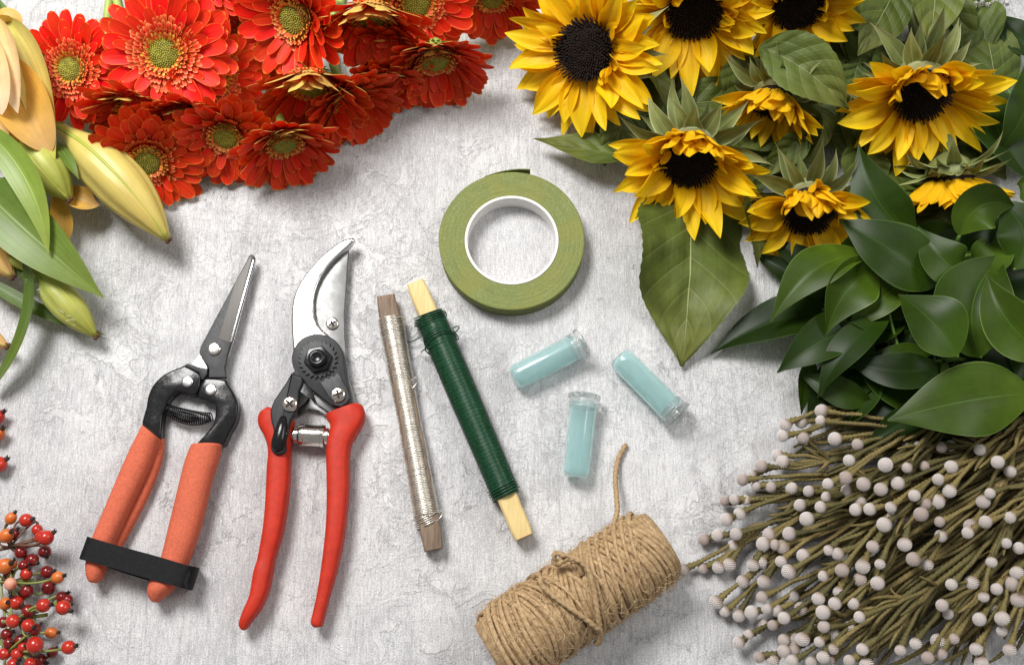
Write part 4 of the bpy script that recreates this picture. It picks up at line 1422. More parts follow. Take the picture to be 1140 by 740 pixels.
add_leaf(S8, 'sunleaf', (1080, 110, 20), (1085, 160, 24), (1120, 200, 10), 80, roll=.1, peak=.4, fold=.2, wave=.15, rnd=.0)

rng = random.Random(404)
for (T, cx, cy, k) in ((S1, 700, 120, 3), (S2, 750, 90, 4), (S2, 810, 110, 4), (S3, 880, 95, 5), (S3, 940, 30, 4), (S5, 850, 170, 5), (S5, 915, 160, 4), (S7, 970, 150, 4), (S7, 1075, 40, 4),
                       (S7, 1000, 60, 3), (S8, 1020, 200, 4), (S8, 1100, 150, 3), (S4, 850, 185, 3)):
    for i in range(k):
        x, y = cx + rng.uniform(-35, 35), cy + rng.uniform(-35, 35)
        a = rng.uniform(0, 2 * PI)
        l = rng.uniform(40, 62)
        z = rng.uniform(8, 22)
        add_leaf(T, 'sunleaf', (x + l * cos(a), y + l * sin(a), z), (x + rng.uniform(-8, 8), y + rng.uniform(-8, 8), z + 10), (x - l * cos(a), y - l * sin(a), max(3, z - 14)), rng.uniform(44, 74),
                 roll=rng.uniform(-.4, .4), peak=.38, fold=rng.uniform(.1, .4), wave=.2, rnd=rng.uniform(0, .5), seed=rng.uniform(0, 6), n=12, m=6)

# ------------------------------------------------------------------ lilies
def lily_bud(t, a, b, w, z0, z1, mat, rib, name='bud', open_=0.0, bend=(0, 0, 0), roll=0.0, label=None):
    """A three-sided bud with raised midribs from a (base) to b (tip)."""
    A, B = W(a[0], a[1], z0), W(b[0], b[1], z1)
    C = (A + B) / 2 + V(bend)
    n, sg = 22, 36
    pts = [bez(A, C, B, i / n) for i in range(n + 1)]
    mb = MB()
    rows = []
    rib_rows = {k: [] for k in range(3)}
    for i in range(n + 1):
        tt = i / n
        d = (pts[min(i + 1, n)] - pts[max(i - 1, 0)]).normalized()
        s = d.cross(V((0, 0, 1))).normalized()
        u = s.cross(d)
        pr = (0.30 + .70 * smooth01(tt / .42)) if tt < .55 else max(.08, (1 - ((tt - .55) / .45) ** 1.8) * .91 + .09)
        r0 = w * .5 * pr
        row = []
        for j in range(sg):
            an = 2 * PI * j / sg + roll
            q = (3 * (j / sg)) % 1.0
            # each tepal bulges, with a furrow either side of a raised midrib
            lob = 1.0 + .07 * abs(sin(PI * q * 1.0)) - .10 * math.exp(-((q - .5) / .10) ** 2) * sin(PI * min(1, tt * 1.1)) - .08 * math.exp(-(min(q, 1 - q) / .05) ** 2)
            row.append(mb.vert(pts[i] + s * (cos(an) * r0 * lob) + u * (sin(an) * r0 * lob), j / sg, tt, .5))
        rows.append(row)
    mb.grid(rows, closed=True)
    mb.face(tuple(reversed(rows[0])))
    mb.face(tuple(rows[-1]))
    o = t.part(name, mb, M[mat], label=label)
    mb = MB()
    for k in range(3):
        an = 2 * PI * (k + .5) / 3 + roll
        P = []
        for i in range(n + 1):
            tt = i / n
            d = (pts[min(i + 1, n)] - pts[max(i - 1, 0)]).normalized()
            s = d.cross(V((0, 0, 1))).normalized()
            u = s.cross(d)
            pr = (0.30 + .70 * smooth01(tt / .42)) if tt < .55 else max(.08, (1 - ((tt - .55) / .45) ** 1.8) * .91 + .09)
            P.append(pts[i] + (s * cos(an) + u * sin(an)) * (w * .5 * pr * .93))
        tube(mb, P, [w * .055 * (1 - .4 * i / n) for i in range(n + 1)], 8)
    t.part('rib', mb, M[rib], o)
    mb = MB()
    for k in range(3):
        an = 2 * PI * k / 3 + .4
        ball(mb, pts[-1] + V((cos(an), sin(an), 0)) * 2.2, 2.6, 8, 5)
    t.part('bud_tip', mb, M['tipbrown'], o)
    return o


def stem_tube(t, pts, r, mat='lilyrib', name='stem'):
    mb = MB()
    tube(mb, catmull([W(*p) for p in pts], 8), r, 8)
    return t.part(name, mb, M[mat])


L1 = Thing('lily_stem', 'lily stem with a half open pale orange bud at the top left corner', 'lily', W(0, 90))
add_leaf(L1, 'lilybud', (4, 20, 70), (52, 60, 108), (61, 183, 62), 44, name='petal', roll=-.35, peak=.5, fold=.15, cup=.5, p1=.7, rnd=.5, n=20, label='outer yellow petal')
add_leaf(L1, 'lilypetal', (2, 60, 72), (24, 120, 104), (57, 170, 66), 58, name='petal', roll=.1, peak=.5, fold=.1, cup=.55, p1=.75, rnd=.4, n=20, label='orange inner petal')
add_leaf(L1, 'lilybud', (-6, 70, 60), (10, 140, 70), (50, 183, 52), 56, name='petal', roll=.35, peak=.5, fold=.1, cup=.3, p1=.75, rnd=.5, n=18)
add_leaf(L1, 'lilycream', (-2, 20, 100), (16, 60, 122), (20, 126, 100), 30, name='petal', roll=-.2, peak=.55, cup=.6, p1=.7, rnd=.5, label='cream pink petal')
add_leaf(L1, 'lilycream', (-12, 30, 104), (-2, 80, 120), (2, 128, 104), 30, name='petal', roll=.1, peak=.6, cup=.5, p1=.6, rnd=.7, label='cream pink petal')
add_leaf(L1, 'lilypetal', (-4, 40, 60), (8, 10, 84), (17, 36, 58), 26, name='petal', roll=.7, peak=.5, cup=.8, p1=.6, rnd=.2, label='curled orange petal')
add_leaf(L1, 'lilypetal', (-30, 140, 80), (-10, 125, 90), (10, 150, 82), 40, name='petal', roll=.0, peak=.5, cup=.4, rnd=.2)
stem_tube(L1, [(-160, 20, 40), (-60, 60, 60), (4, 40, 70)], 6)
add_leaf(L1, 'lilyleaf', (-2, -2, 40), (15, 30, 40), (24, 78, 30), 16, roll=.4, peak=.5, rnd=.3)

L2 = Thing('lily_stem', 'lily stem with the largest yellow bud lying in front of the gerberas', 'lily', W(60, 190))
lily_bud(L2, (64, 142), (187, 267), 55, 46, 40, 'lilybud', 'lilyrib', bend=(10, 8, 16), roll=.62, label='large yellow bud with a green midrib')
lily_bud(L2, (18, 152), (77, 222), 46, 50, 46, 'lilygreen', 'lilyrib', bend=(6, 2, 10), roll=.3, label='pale green bud')
add_leaf(L2, 'lilyleaf', (64, 158, 60), (76, 178, 78), (88, 200, 70), 14, roll=.5, peak=.4, rnd=.2)
add_leaf(L2, 'lilyleaf', (-40, 132, 84), (40, 172, 108), (54, 282, 76), 34, roll=-.15, peak=.5, fold=.25, p1=.9, rnd=.95, n=22)
add_leaf(L2, 'lilypetal', (66, 205, 30), (92, 232, 36), (112, 228, 26), 30, name='petal', roll=.3, peak=.5, cup=.4, rnd=.1, label='orange petal under the bud')
add_leaf(L2, 'lilypetal', (60, 215, 22), (74, 250, 26), (68, 282, 14), 24, name='petal', roll=.3, peak=.5, cup=.4, rnd=.1, label='orange petal under the bud')
stem_tube(L2, [(-160, 150, 40), (-30, 150, 46), (30, 136, 46), (64, 142, 46)], 5.5)
stem_tube(L2, [(-30, 150, 46), (-5, 150, 50), (20, 154, 50)], 4.5)

L3 = Thing('lily_stem', 'lily stem with a hairy lime green bud and long dark leaves hanging over the table', 'lily', W(30, 300))
lily_bud(L3, (40, 300), (107, 374), 35, 34, 22, 'lilygreen', 'lilyrib', bend=(0, 0, 10), roll=1.0, label='small lime green bud with fine white hairs')
mb = MB()
rng = random.Random(5)
for i in range(150):
    q = rng.uniform(0, .85)
    p = W(lerp(40, 100, q) - rng.uniform(4, 16) * (1 - .4 * q), lerp(300, 366, q) + rng.uniform(-2, 12) * (1 - q * .5), rng.uniform(26, 46))
    d = V((rng.uniform(-1.2, -.2), rng.uniform(-.8, .4), rng.uniform(0, 1))).normalized() * rng.uniform(3, 6)
    tube(mb, [p, p + d * .5, p + d], 0.20, 3, cap=False)
h = t.part if False else L3.part
hz = h('bud_hair', mb, M['whitecore'])
hz['kind'] = 'stuff'
add_leaf(L3, 'lilyleaf', (-40, 190, 60), (20, 250, 92), (115, 331, 50), 62, roll=-.1, peak=.45, fold=.2, p1=1.0, rnd=.35, n=24)
add_leaf(L3, 'lilyleaf', (2, 238, 50), (80, 330, 56), (-8, 430, 20), 22, roll=-.6, peak=.5, fold=.2, p1=.7, rnd=.0, n=26, d=(-10, 432, 16))
add_leaf(L3, 'lilyleaf', (-30, 300, 30), (25, 345, 26), (118, 373, 5), 16, roll=.2, peak=.4, fold=.2, p1=.8, rnd=.0, n=22)
add_leaf(L3, 'lilyleaf', (-40, 270, 20), (0, 230, 34), (48, 190, 40), 60, roll=.1, peak=.5, fold=.2, rnd=.0, n=18)
add_leaf(L3, 'lilyleaf', (-20, 200, 30), (10, 240, 40), (40, 330, 20), 50, roll=.1, peak=.5, fold=.2, rnd=.0, n=18)
stem_tube(L3, [(-160, 260, 30), (-40, 270, 36), (10, 290, 36), (42, 301, 34)], 5)
L4 = Thing('lily_stem', 'lily stem at the left edge with two orange bud tips showing', 'lily', W(0, 330))
lily_bud(L4, (-60, 232), (14, 308), 40, 40, 36, 'lilypetal', 'lilybud', roll=.3)
lily_bud(L4, (-60, 360), (8, 385), 30, 24, 22, 'lilypetal', 'lilybud', roll=.3)
stem_tube(L4, [(-200, 260, 30), (-110, 250, 34), (-58, 234, 40)], 5)
stem_tube(L4, [(-200, 262, 30), (-120, 320, 24), (-58, 360, 24)], 5)
# ------------------------------------------------------------------ ruscus foliage
def ruscus(label, axis, leaves, seed):
    """axis: the stem; leaves: (base, middle, tip, width, roll, brightness)."""
    rng = random.Random(seed)
    t = Thing('ruscus_branch', label, 'foliage', V((W(*axis[-1]).x, W(*axis[-1]).y, 0)), 'ruscus branches at the right')
    mb = MB()
    ax = catmull([W(*p) for p in axis], 8)
    tube(mb, ax, [lerp(4.2, 2.0, i / (len(ax) - 1)) for i in range(len(ax))], 8)
    st = t.part('stem', mb, M['rstem'])
    mbp = MB()
    for (a, b, c, w, roll, br) in leaves:
        mb = MB()
        A, B, C_ = W(*a), W(b[0], b[1], b[2] + 7), W(*c)
        tw = rng.uniform(-.35, .35)
        leaf(mb, A, B, C_, w * .86, roll=(lambda q, roll=roll, tw=tw: roll + tw * (q - .4) * 2), peak=.42, fold=rng.uniform(.1, .3), wave=.10, n=18, m=10, p0=.72, p1=1.15, rnd=br, seed=rng.uniform(0, 6), cup=rng.uniform(-.15, .25))
        t.part('leaf', mb, M['ruscus'])
        near = min(ax, key=lambda p: (p - A).length)
        if (near - A).length < 130:
            m_ = lerp(near, A, .5) + V((0, 0, -4))
            tube(mbp, [bez(near, m_, A, k / 5) for k in range(6)], 1.7, 6)
    if mbp.v:
        t.part('leaf_stalks', mbp, M['rstem'])


ruscus('ruscus branch reaching furthest left over the plaster, with three long dark pointed leaves',
       [(1200, 350, 20), (1080, 345, 26), (985, 330, 30), (915, 345, 26)], [
           ((925, 352, 24), (872, 340, 34), (791, 394, 8), 66, -.35, .10),
           ((930, 340, 14), (880, 300, 22), (838, 282, 8), 34, .2, .05),
           ((920, 298, 22), (890, 290, 28), (856, 264, 16), 34, .1, .02),
           ((966, 357, 44), (915, 372, 60), (865, 415, 40), 58, -.2, .30),
           ((905, 395, 20), (897, 420, 22), (892, 462, 8), 26, .4, .5),
           ((985, 400, 20), (930, 420, 24), (898, 470, 10), 70, .1, .15),
       ], 1)
ruscus('ruscus branch with one leaf standing up between the two right sunflowers',
       [(1200, 310, 40), (1110, 300, 46), (1030, 285, 50), (965, 300, 50)], [
           ((968, 286, 60), (905, 275, 78), (858, 358, 50), 60, -.45, .95),
           ((1022, 262, 50), (968, 240, 78), (956, 160, 70), 66, .35, .45),
           ((1042, 318, 70), (1000, 278, 98), (934, 244, 72), 80, .05, .35),
           ((980, 300, 60), (938, 308, 76), (920, 372, 58), 62, .2, .9),
           ((1010, 308, 56), (985, 330, 70), (942, 366, 50), 44, -.25, 1.0),
           ((1000, 345, 24), (960, 330, 30), (930, 330, 14), 50, .2, .1),
       ], 2)
ruscus('ruscus branch with a broad heart shaped leaf in the middle of the dark foliage',
       [(1200, 400, 40), (1110, 405, 50), (1060, 400, 52), (985, 420, 40)], [
           ((1066, 396, 112), (1040, 352, 122), (1000, 328, 100), 72, .0, .55),
           ((1078, 340, 50), (1050, 330, 66), (1024, 298, 50), 66, .2, .15),
           ((990, 350, 56), (940, 375, 76), (910, 443, 46), 46, -.5, .20),
           ((1050, 405, 62), (1005, 425, 72), (938, 398, 48), 48, -.1, .10),
           ((1040, 392, 50), (1000, 395, 62), (960, 398, 44), 26, -.4, .7),
           ((1050, 395, 60), (1054, 425, 66), (1047, 442, 50), 18, .5, .8),
           ((1170, 440, 50), (1110, 420, 62), (1050, 392, 48), 70, .1, .25),
           ((1080, 420, 34), (1000, 440, 40), (945, 460, 24), 64, .0, .05),
       ], 3)
ruscus('ruscus branch with the large leaf lying in front over the grey knobbed stems',
       [(1220, 440, 60), (1160, 440, 68), (1130, 440, 70)], [
           ((1150, 438, 80), (1080, 440, 100), (988, 468, 74), 88, .10, .95),
           ((1060, 440, 40), (1000, 470, 44), (962, 500, 40), 38, -.2, .15),
           ((1150, 460, 40), (1100, 450, 46), (1040, 450, 36), 60, -.2, .1),
       ], 4)
ruscus('ruscus branch at the right edge with the two largest glossy leaves overlapping',
       [(1230, 330, 60), (1170, 345, 70), (1140, 360, 70), (1090, 372, 66)], [
           ((1092, 398, 84), (1062, 330, 100), (1118, 284, 84), 96, .2, .7),
           ((1165, 392, 100), (1116, 372, 124), (1098, 304, 108), 62, .45, .9),
           ((1160, 395, 60), (1120, 390, 66), (1060, 372, 60), 60, -.2, .1),
           ((1165, 410, 74), (1140, 400, 80), (1122, 392, 74), 44, .4, .6),
       ], 5)
ruscus('ruscus branch at the right edge with leaves curling upwards beside the sunflower seen from behind',
       [(1230, 250, 50), (1160, 268, 56), (1100, 280, 56), (1050, 290, 50)], [
           ((1075, 305, 84), (1052, 300, 100), (1022, 252, 84), 56, .2, .7),
           ((1068, 262, 96), (1085, 212, 122), (1130, 230, 96), 58, -.3, .85),
           ((1120, 262, 78), (1100, 300, 92), (1072, 300, 66), 48, -.2, .85),
           ((1110, 240, 82), (1085, 262, 94), (1066, 282, 70), 38, .4, .25),
           ((1130, 300, 88), (1160, 250, 106), (1105, 222, 88), 66, .2, .35),
           ((1165, 232, 82), (1150, 200, 90), (1132, 205, 80), 44, .2, .85),
           ((1170, 300, 50), (1130, 310, 56), (1090, 320, 44), 70, .0, .1),
           ((1140, 350, 40), (1100, 330, 44), (1060, 350, 34), 80, .0, .05),
       ], 6)
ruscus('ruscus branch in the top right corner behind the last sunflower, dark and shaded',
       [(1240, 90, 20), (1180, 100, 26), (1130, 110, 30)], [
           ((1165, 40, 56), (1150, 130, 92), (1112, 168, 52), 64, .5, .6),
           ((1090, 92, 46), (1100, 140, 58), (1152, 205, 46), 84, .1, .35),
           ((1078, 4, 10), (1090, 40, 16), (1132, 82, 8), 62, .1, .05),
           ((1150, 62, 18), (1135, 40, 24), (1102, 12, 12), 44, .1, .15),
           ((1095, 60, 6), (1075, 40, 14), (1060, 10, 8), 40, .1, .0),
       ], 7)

# darker leaves deep inside the foliage
rng = random.Random(71)
def deep(n, x0, x1, y0, y1):
    out = []
    for i in range(n):
        x, y = rng.uniform(x0, x1), rng.uniform(y0, y1)
        a = rng.gauss(0, .55)
        l = rng.uniform(34, 58)
        z = rng.uniform(16, 44)
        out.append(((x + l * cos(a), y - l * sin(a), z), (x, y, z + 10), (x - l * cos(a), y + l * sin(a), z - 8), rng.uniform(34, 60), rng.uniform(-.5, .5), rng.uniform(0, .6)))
    return out


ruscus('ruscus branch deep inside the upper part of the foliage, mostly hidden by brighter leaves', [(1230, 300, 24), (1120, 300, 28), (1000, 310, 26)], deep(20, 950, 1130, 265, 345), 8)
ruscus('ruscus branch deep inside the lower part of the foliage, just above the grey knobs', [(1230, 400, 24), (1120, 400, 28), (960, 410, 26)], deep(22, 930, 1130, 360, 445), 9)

# small white filler flowers in the top right corner
t = Thing('gypsophila_sprig', 'tiny white filler blossoms at the very top right corner', 'flower', W(1090, 4))
mb = MB()
rng = random.Random(9)
spots = [(1078, 2), (1086, 5), (1093, 3), (1100, 6), (1106, 4), (1088, -4), (1098, -3), (1112, -2), (1064, 0), (1120, 4), (1070, -6), (1058, -3)]
for x, y in spots:
    tube(mb, [W(1100, -60, 20), W(lerp(1100, x, .6), -25, 26), W(x, y, 30)], .8, 5)
t.part('stem', mb, M['rstem'])
for x, y in spots:
    mb = MB()
    c = W(x, y, 32)
    for k in range(26):
        d = V((rng.gauss(0, 1), rng.gauss(0, 1), rng.gauss(.5, .7))).normalized()
        petal(mb, c, d, perp(d), 4.2, 2.6, .1, .5, cup=.3, prof=pr_small, n=3, m=2)
    t.part('blossom', mb, M['whitecore'])

# ------------------------------------------------------------------ brunia with silver knobs
heads = """290,75 388,70 333,110 283,110 425,120 487,132 627,147 656,140 820,147 720,140 745,140 462,175 272,165 285,187 624,195 670,190 742,193 225,195 198,215 175,232
211,248 452,223 503,238 549,252 407,241 708,232 737,255 308,258 355,265 405,278 706,285 826,285 851,266 125,292 153,285 183,288 332,302 389,305 493,287 485,313 523,310 578,300
671,290 582,328 661,323 130,338 163,320 349,338 713,345 797,352 839,347 790,372 718,381 67,393 104,385 155,378 245,380 303,380 525,407 408,418 435,430 339,436 149,408 10,474
66,470 103,463 133,456 198,457 220,450 275,450 300,478 441,472 497,460 545,455 642,445 676,455 489,497 540,510 396,492 743,513 797,505 827,542 864,527 905,510 229,502 173,505
100,560 124,587 158,595 198,595 225,550 240,582 295,565 268,585 333,580 377,550 432,530 424,566 474,566 392,592 286,608 310,545 718,572 735,597 877,604 925,552 920,480 465,632
396,636 255,628 229,628 190,655 163,673 420,650 383,670 336,660 286,665 316,663 313,690 284,697 420,688 494,605 600,692 642,672 750,660 808,687 818,723 715,700 676,712 820,610
706,668 465,725 410,725 388,710 220,715 255,720 310,725 360,728 500,690 508,730 392,45 335,70 560,190 600,240 640,270 460,260 250,250 230,405 265,410 285,412 560,350 610,400
880,640 900,690 860,580 850,450 890,400 930,420 905,330 900,200 870,180"""
pts2 = [tuple(float(q) for q in p.split(',')) for p in heads.split()]
rng = random.Random(42)
FOC = (1280, 440)


def profile(px, py):
    """Height of the bunch: thin at its left and lower edges, thick inside."""
    q = min(1.0, max(0.0, (px - 800) / 170))
    d = max(0.0, min(1.0, (py - 455) / 70))
    return 12 + 52 * smooth01(q) * (0.45 + 0.55 * smooth01(d)) 


# one knob mesh, used by all: a ball of small blunt scales on a narrow collar
def knob_mesh(name, seed):
    mb = MB()
    rg = random.Random(seed)
    R = 7.0
    ball(mb, V((0, 0, 0)), R * .90, 18, 12, rnd=.5)
    mb.uv = [(0.0, (p.z / R + 1) / 2) for p in mb.v]
    num = 150
    for i in range(num):
        z = 1 - 2 * (i + .5) / num
        if z < -.82:
            continue
        ph = i * 2.39996
        q = math.sqrt(1 - z * z)
        d = V((q * cos(ph), q * sin(ph), z))
        s = perp(d)
        b = d.cross(s)
        a = R * .104
        v = (z + 1) / 2
        base = [mb.vert(d * R * .88 + s * (cos(k * PI / 2.5) * a) + b * (sin(k * PI / 2.5) * a), 0.0, v) for k in range(5)]
        top = [mb.vert(d * R * (1.03 + rg.uniform(-.02, .02)) + s * (cos(k * PI / 2.5) * a * .62) + b * (sin(k * PI / 2.5) * a * .62), 1.0, v) for k in range(5)]
        mb.grid([base, top], closed=True)
        mb.face(tuple(top))
    o = mb.build(name, M['bknob'])
    me = o.data
    bpy.data.objects.remove(o)
    return me


knobs = [knob_mesh('knob', k) for k in range(3)]


def branchlet(mb, h, px, py, length, rg, r0=3.2, head=True, dip=0.0):
    """A stem of overlapping scales running from the knob back towards the right."""
    F = W(FOC[0], FOC[1] + (py - 600) * .10, 20)
    d = (F - h)
    d.z = 0
    d.normalize()
    s = V((-d.y, d.x, 0))
    k0 = rg.uniform(-.6, .6)
    d0 = (d + s * k0).normalized()
    a, b = h, h + d0 * length * .45 + V((0, 0, rg.uniform(-2, 6)))
    e = h + d * length + s * rg.uniform(-6, 6)
    e.z = max(4, h.z * rg.uniform(.55, .95) - dip)
    n = int(length / 2.7)
    P = []
    for i in range(n + 1):
        q = bez(a, b, e, i / n)
        q += V((mnoise.noise(q * .03), mnoise.noise(q * .03 + V((9, 9, 9))), 0)) * 2.0 * (i / n)
        P.append(q)
    rr = []
    for i in range(n + 1):
        q = i * 2.7
        g = 1.0
        if head:
            g = 1.55 if q < 6 else lerp(1.45, 1.0, min(1, (q - 6) / 12))
        else:
            g = lerp(.45, 1.0, min(1, q / 14))
        rr.append(r0 * g)
    tube(mb, P, rr, 7, rfun=lambda i, j, a: 1.18 if (i + j) % 2 else .82, r=rg.random(), v0=0, v1=1)
    return d0, e


labels_b = {}
tagged = []
for (zx, zy) in pts2:
    px, py = 760 + zx / 2.466, 440 + zy / 2.466
    tagged.append((px, py))
extra = []
for k in range(60):
    x, y = rng.uniform(1000, 1170), rng.uniform(500, 735)
    extra.append((x, y))


def sect(px, py):
    return math.degrees(math.atan2(py - FOC[1], FOC[0] - px))


tip = [p for p in tagged if p[0] < 818 and 585 < p[1] < 636]
pool = [p for p in tagged if p not in tip]
clusters = [tip]
while pool:
    # start from the head furthest left, then take its neighbours lying along the same stem direction
    a = min(pool, key=lambda p: p[0])

    def far(p):
        d = V((FOC[0] - a[0], FOC[1] - a[1], 0)).normalized()
        r = V((p[0] - a[0], p[1] - a[1], 0))
        al = r.dot(d)
        ac = (r - d * al).length
        return abs(al) * .55 + ac * 1.3
    near = sorted(pool, key=far)[:rng.choice((4, 5, 6, 7))]
    near = [p for p in near if far(p) < 62]
    clusters.append(near)
    pool = [p for p in pool if p not in near]
order = sorted(clusters[1:], key=lambda g: sum(p[1] for p in g if True) / len(g))
upper = min((g for g in clusters[1:] if sum(p[0] for p in g) / len(g) < 930), key=lambda g: sum(p[1] for p in g) / len(g))
lower_ = max((g for g in clusters[1:] if sum(p[0] for p in g) / len(g) < 900), key=lambda g: sum(p[1] for p in g) / len(g))
for ci, g in enumerate(clusters):
    if ci == 0:
        lab, grp = 'single brunia sprig poking out furthest left and touching the twine roll', None
    elif g is upper:
        lab, grp = 'uppermost brunia sprig on the left side, directly below the dark ruscus leaves', None
    elif g is lower_:
        lab, grp = 'lowest brunia sprig on the left side, cut by the bottom edge', None
    else:
        lab, grp = 'brunia sprig with silver grey knobs packed inside the dense bunch', 'brunia sprigs in the dense bunch'
    cx = sum(p[0] for p in g) / len(g)
    cy = sum(p[1] for p in g) / len(g)
    rg = random.Random(int(cx * 7 + cy))
    base = W(cx, cy, 0)
    t = Thing('brunia_sprig', lab, 'foliage', V((base.x, base.y, 0)), grp)
    mb = MB()
    knobsites = []
    zb = profile(cx, cy) + rg.uniform(-12, 8)
    dd = V((FOC[0] - cx, (FOC[1] - cy) * 1.0, 0)).normalized()
    an = rg.uniform(-.42, .34)
    dd = V((dd.x * cos(an) - dd.y * sin(an), dd.x * sin(an) + dd.y * cos(an), 0))
    far_x = max(p[0] for p in g)
    off = (far_x - cx) + rg.uniform(45, 75)
    nx_, ny_ = cx + dd.x * off, cy + dd.y * off
    node = W(nx_, ny_, max(7, min(zb - 4, profile(nx_, ny_) * .75)))
    sites = [(p, True) for p in g]
    for q in range(rg.choice((4, 5, 6, 7)) if ci else 1):
        f = rg.uniform(.2, .8)
        sites.append(((lerp(cx, nx_, f) + rg.uniform(-8, 8), lerp(cy, ny_, f) + rg.uniform(-26, 26)), False))
    for (px, py), has in sites:
        z = rg.uniform(9, 14) if ci == 0 else max(8, zb + rg.uniform(-7, 9))
        h = W(px, py, z)
        L_ = (node - h).length
        dn = (node - h) / max(L_, 1)
        side = V((-dn.y, dn.x, 0))
        b = lerp(h, node, .55) + side * rg.uniform(-.16, .16) * L_ + V((0, 0, rg.uniform(0, 6)))
        n_ = max(6, int(L_ / 2.2))
        P = []
        for i in range(n_ + 1):
            q = bez(h, b, node, i / n_)
            k = sin(PI * i / n_)
            P.append(q + V((mnoise.noise(q * .05), mnoise.noise(q * .05 + V((9, 9, 9))), 0)) * 2.4 * k)
        rr = []
        for i in range(n_ + 1):
            q = i * 2.2
            gw = (1.7 if q < 5 else lerp(1.6, 1.0, min(1, (q - 5) / 10))) if has else lerp(.4, 1.0, min(1, q / 14))
            rr.append(2.2 * gw)
        tube(mb, P, rr, 6, rfun=lambda i, j, a: 1.18 if (i + j) % 2 else .82, r=rg.random())
        if has:
            knobsites.append((h, (P[2] - P[0]).normalized()))
    far_ = W(FOC[0], FOC[1] + (cy - 600) * .2, 16)
    n_ = int((far_ - node).length / 3)
    mid_ = lerp(node, far_, .5) + V((0, 0, 5)) + V((dd.x, -dd.y, 0)) * 20
    tube(mb, [bez(node, mid_, far_, i / n_) for i in range(n_ + 1)], 3.1, 7, rfun=lambda i, j, a: 1.18 if (i + j) % 2 else .84, r=rg.random())
    t.part('branchlets', mb, M['bstem'])
    for i, (h, d0) in enumerate(knobsites):
        ax_ = (-d0 + V((rg.uniform(-.25, .25), rg.uniform(-.25, .25), rg.uniform(.0, .6)))).normalized()
        rot = ax_.to_track_quat('Z', 'Y').to_matrix().to_4x4()
        sc = rg.uniform(.74, 1.06)
        c = h + ax_ * 4.0
        m4 = Matrix.Translation(c) @ rot @ Matrix.Scale(sc, 4)
        t.inst('knob', knobs[i % 3], m4)

# undergrowth of the bunch: leafy stems without knobs that fill its inside
for gi, (y0, y1, lab) in enumerate(((470, 560, 'leafy brunia sprig without knobs filling the upper inside of the bunch'), (560, 650, 'leafy brunia sprig without knobs filling the middle of the bunch'),
                                    (650, 745, 'leafy brunia sprig without knobs along the lower right of the bunch'))):
    t = Thing('brunia_sprig', lab, 'foliage', V((W(1060, (y0 + y1) / 2).x, W(1060, (y0 + y1) / 2).y, 0)))
    mb = MB()
    rg = random.Random(300 + gi)
    for i in range(90):
        px = rg.uniform(880 if y0 < 600 else 900, 1150)
        py = rg.uniform(y0, y1)
        if px < 900 and py < 480:
            continue
        z = profile(px, py) * rg.uniform(.10, .60)
        branchlet(mb, W(px, py, max(5, z)), px, py, rg.uniform(80, 150), rg, 2.1, head=False, dip=3)
    t.part('branchlets', mb, M['bstem'])

# ------------------------------------------------------------------ rose hips
hips = [  # x, y, radius, kind in the enlargement (4.11 per unit), and the way the dark tip points
    (120, 78, 33, 'hip_red', (1, .1)), (50, 70, 28, 'hip_orange', (.6, .8)), (190, 155, 33, 'hip_red', (1, .4)), (212, 158, 36, 'hip_red', (.8, .6)), (170, 122, 27, 'hip_red', (.2, -1)),
    (28, 150, 34, 'hip_orange', (.7, .4)), (62, 142, 30, 'hip_dark', (.3, .3)), (205, 222, 31, 'hip_dark', (.5, -.6)), (148, 260, 31, 'hip_dark', (.8, -.4)), (95, 225, 30, 'hip_dark', (-.3, .5)),
    (20, 288, 37, 'hip_orange', (.3, .1)), (58, 280, 22, 'hip_orange', (.3, .6)), (120, 325, 29, 'hip_red', (.4, .5)), (215, 315, 31, 'hip_dark', (.9, .1)), (265, 340, 29, 'hip_orange', (1, .25)),
    (48, 370, 30, 'hip_pale', (.1, -.8)), (122, 403, 32, 'hip_dark', (.3, .9)), (222, 388, 34, 'hip_dark', (.7, .6)), (75, 455, 34, 'hip_red', (-.2, .3)), (25, 460, 31, 'hip_orange', (.4, .1)),
    (200, 468, 33, 'hip_red', (1, .1)), (130, 495, 32, 'hip_dark', (-.5, .6)), (285, 430, 29, 'hip_dark', (.7, .5)), (310, 442, 26, 'hip_dark', (.6, -.5)), (290, 478, 35, 'hip_red', (.8, -.3)),
    (60, 540, 32, 'hip_red', (1, .1)), (130, 560, 32, 'hip_red', (1, -.2)), (160, 578, 28, 'hip_dark', (.8, .8)), (235, 593, 27, 'hip_orange', (1, .05)), (315, 660, 33, 'hip_red', (1, .2)),
    (240, 683, 26, 'hip_dark', (.8, .8)), (160, 650, 40, 'hip_red', (.4, -.8)), (95, 628, 30, 'hip_dark', (.5, .4)), (80, 690, 31, 'hip_red', (.5, -.6)), (180, 718, 33, 'hip_dark', (.8, -.3)),
    (140, 735, 28, 'hip_red', (.5, -.5)), (30, 600, 28, 'hip_dark', (.5, .2)), (20, 690, 30, 'hip_red', (.5, .2)), (15, 545, 28, 'hip_dark', (.5, .2)), (40, 325, 27, 'hip_dark', (.5, .2)),
    (108, 285, 25, 'hip_dark', (.5, .2)), (40, 640, 26, 'hip_dark', (.5, .2)), (60, 740, 30, 'hip_red', (.5, .2)), (105, 660, 26, 'hip_red', (.5, .2)),
]
rg = random.Random(12)
top_hips = {2, 3, 14, 20, 24, 29, 31, 25, 5, 10, 15, 27, 26}


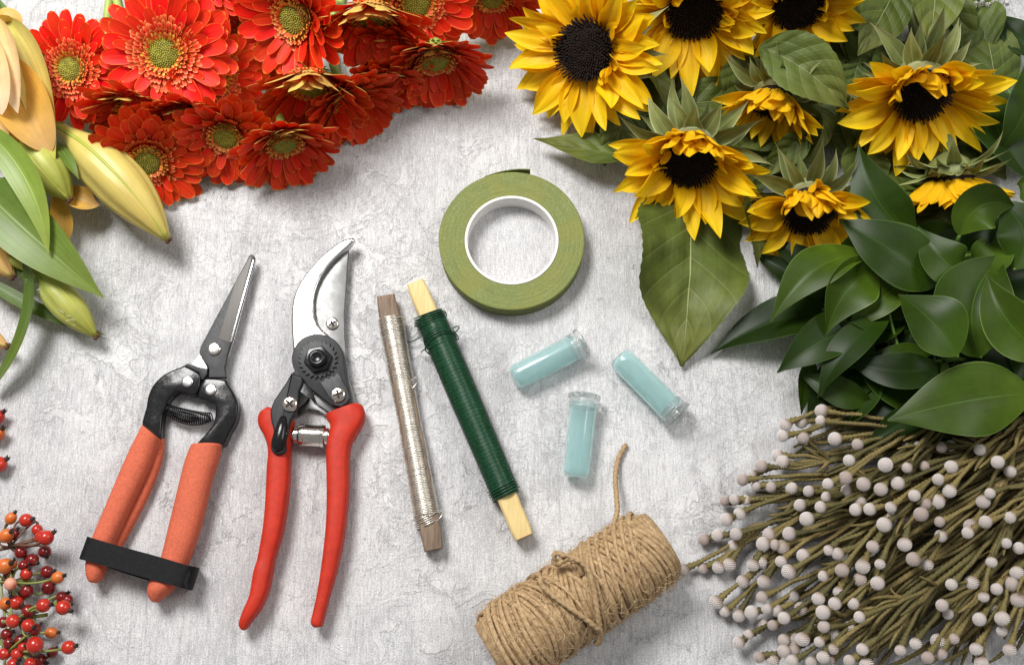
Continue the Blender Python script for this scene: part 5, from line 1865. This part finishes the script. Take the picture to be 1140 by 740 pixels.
def hip(t, px, py, r, z, mat, tip):
    c = W(px, py, z)
    ax = V((tip[0], tip[1], rg.uniform(.05, .6))).normalized()
    k = 1.16 if mat == 'hip_orange' else 1.04
    prof = [(-1.02 * k, .10), (-.95 * k, .35), (-.7 * k, .72), (-.3 * k, .96), (.1 * k, 1.0), (.5 * k, .86), (.8 * k, .58), (.97 * k, .30), (1.02 * k, .16)]
    mb = MB()
    lathe(mb, [(h * r, q * r) for h, q in prof], c, ax, 22)
    o = t.part('hip', mb, M[mat])
    mb = MB()
    e = c + ax * (r * k)
    s, b = perp(ax), ax.cross(perp(ax))
    lathe(mb, [(-.06 * r, .32 * r), (.12 * r, .34 * r), (.26 * r, .24 * r), (.36 * r, .30 * r), (.30 * r, .1 * r)], e, ax, 10)
    for i in range(7):
        a = 2 * PI * i / 7
        o2 = s * cos(a) + b * sin(a)
        petal(mb, e + ax * (.2 * r) + o2 * .15 * r, o2, ax, r * .5, r * .22, .9 + rg.uniform(-.4, .4), .2, prof=lambda q: prof_leaf(q, .3), n=3, m=2)
    t.part('calyx', mb, M['calyx'], o)
    return c - ax * (r * k), ax


sprays = [
    ('rose hip spray uppermost of the cluster, with brown stalks and an orange hip on top', range(0, 10), (-60, 625), 'hipbark'),
    ('rose hip spray in mid cluster, with a straight green stalk to an orange hip', range(10, 19), (-70, 650), 'hipstem'),
    ('rose hip spray with three glossy hips crowded at its right end', range(19, 29), (-70, 700), 'hipstem'),
    ('lowest rose hip spray, with one red hip standing out furthest right', range(29, 44), (-60, 745), 'hipstem'),
]
for lab, rgn, root, smat in sprays:
    rr = W(root[0], root[1], 18)
    t = Thing('rose_hip_spray', lab, 'rose hips', V((W(30, root[1] - 20).x, W(30, root[1] - 20).y, 0)), 'rose hip sprays')
    mbs = MB()
    ids = [i for i in rgn if i < len(hips)]
    mx = sum(hips[i][0] for i in ids) / len(ids) / 4.11
    my = sum(hips[i][1] for i in ids) / len(ids) / 4.11 + 560
    hub = W(mx * .35, lerp(root[1], my, .6), 20)
    tube(mbs, catmull([rr, lerp(rr, hub, .5) + V((0, 0, 5)), hub, lerp(hub, W(mx * 1.4, my, 18), .8)], 8), 2.0, 7, r=.2)
    for i in ids:
        zx, zy, r, mat, tip = hips[i]
        r = r / 4.11 * .88
        z = (34 if i in top_hips else 14 + (zx < 150) * 8) + rg.uniform(-3, 3)
        z = max(r + .3, z)
        a, ax = hip(t, zx / 4.11, 560 + zy / 4.11, r, z, mat, (tip[0], tip[1]))
        m_ = lerp(hub, a, .55) + V((rg.uniform(-6, 6), rg.uniform(-6, 6), 6))
        end = a + ax * r * .1
        tube(mbs, [bez4(hub, m_, a - ax * 12, end, k / 14) for k in range(15)], [1.25 + (.5 if k > 12 else 0) for k in range(15)], 7, r=rg.random())
    t.part('stalks', mbs, M[smat])
t = Thing('rose_hip_spray', 'rose hip spray with just three hips showing at the left edge above the others', 'rose hips', W(-10, 500))
mbs = MB()
for (x, y, r, mat) in ((-3, 464, 8, 'hip_red'), (-3, 483, 8, 'hip_orange'), (-1, 517, 8.5, 'hip_red')):
    a, ax = hip(t, x, y, r, 12, mat, (.7, .5))
    tube(mbs, [bez(W(-80, 520, 10), W(-40, y, 22), a, k / 10) for k in range(11)], 1.2, 6)
t.part('stalks', mbs, M['hipstem'])
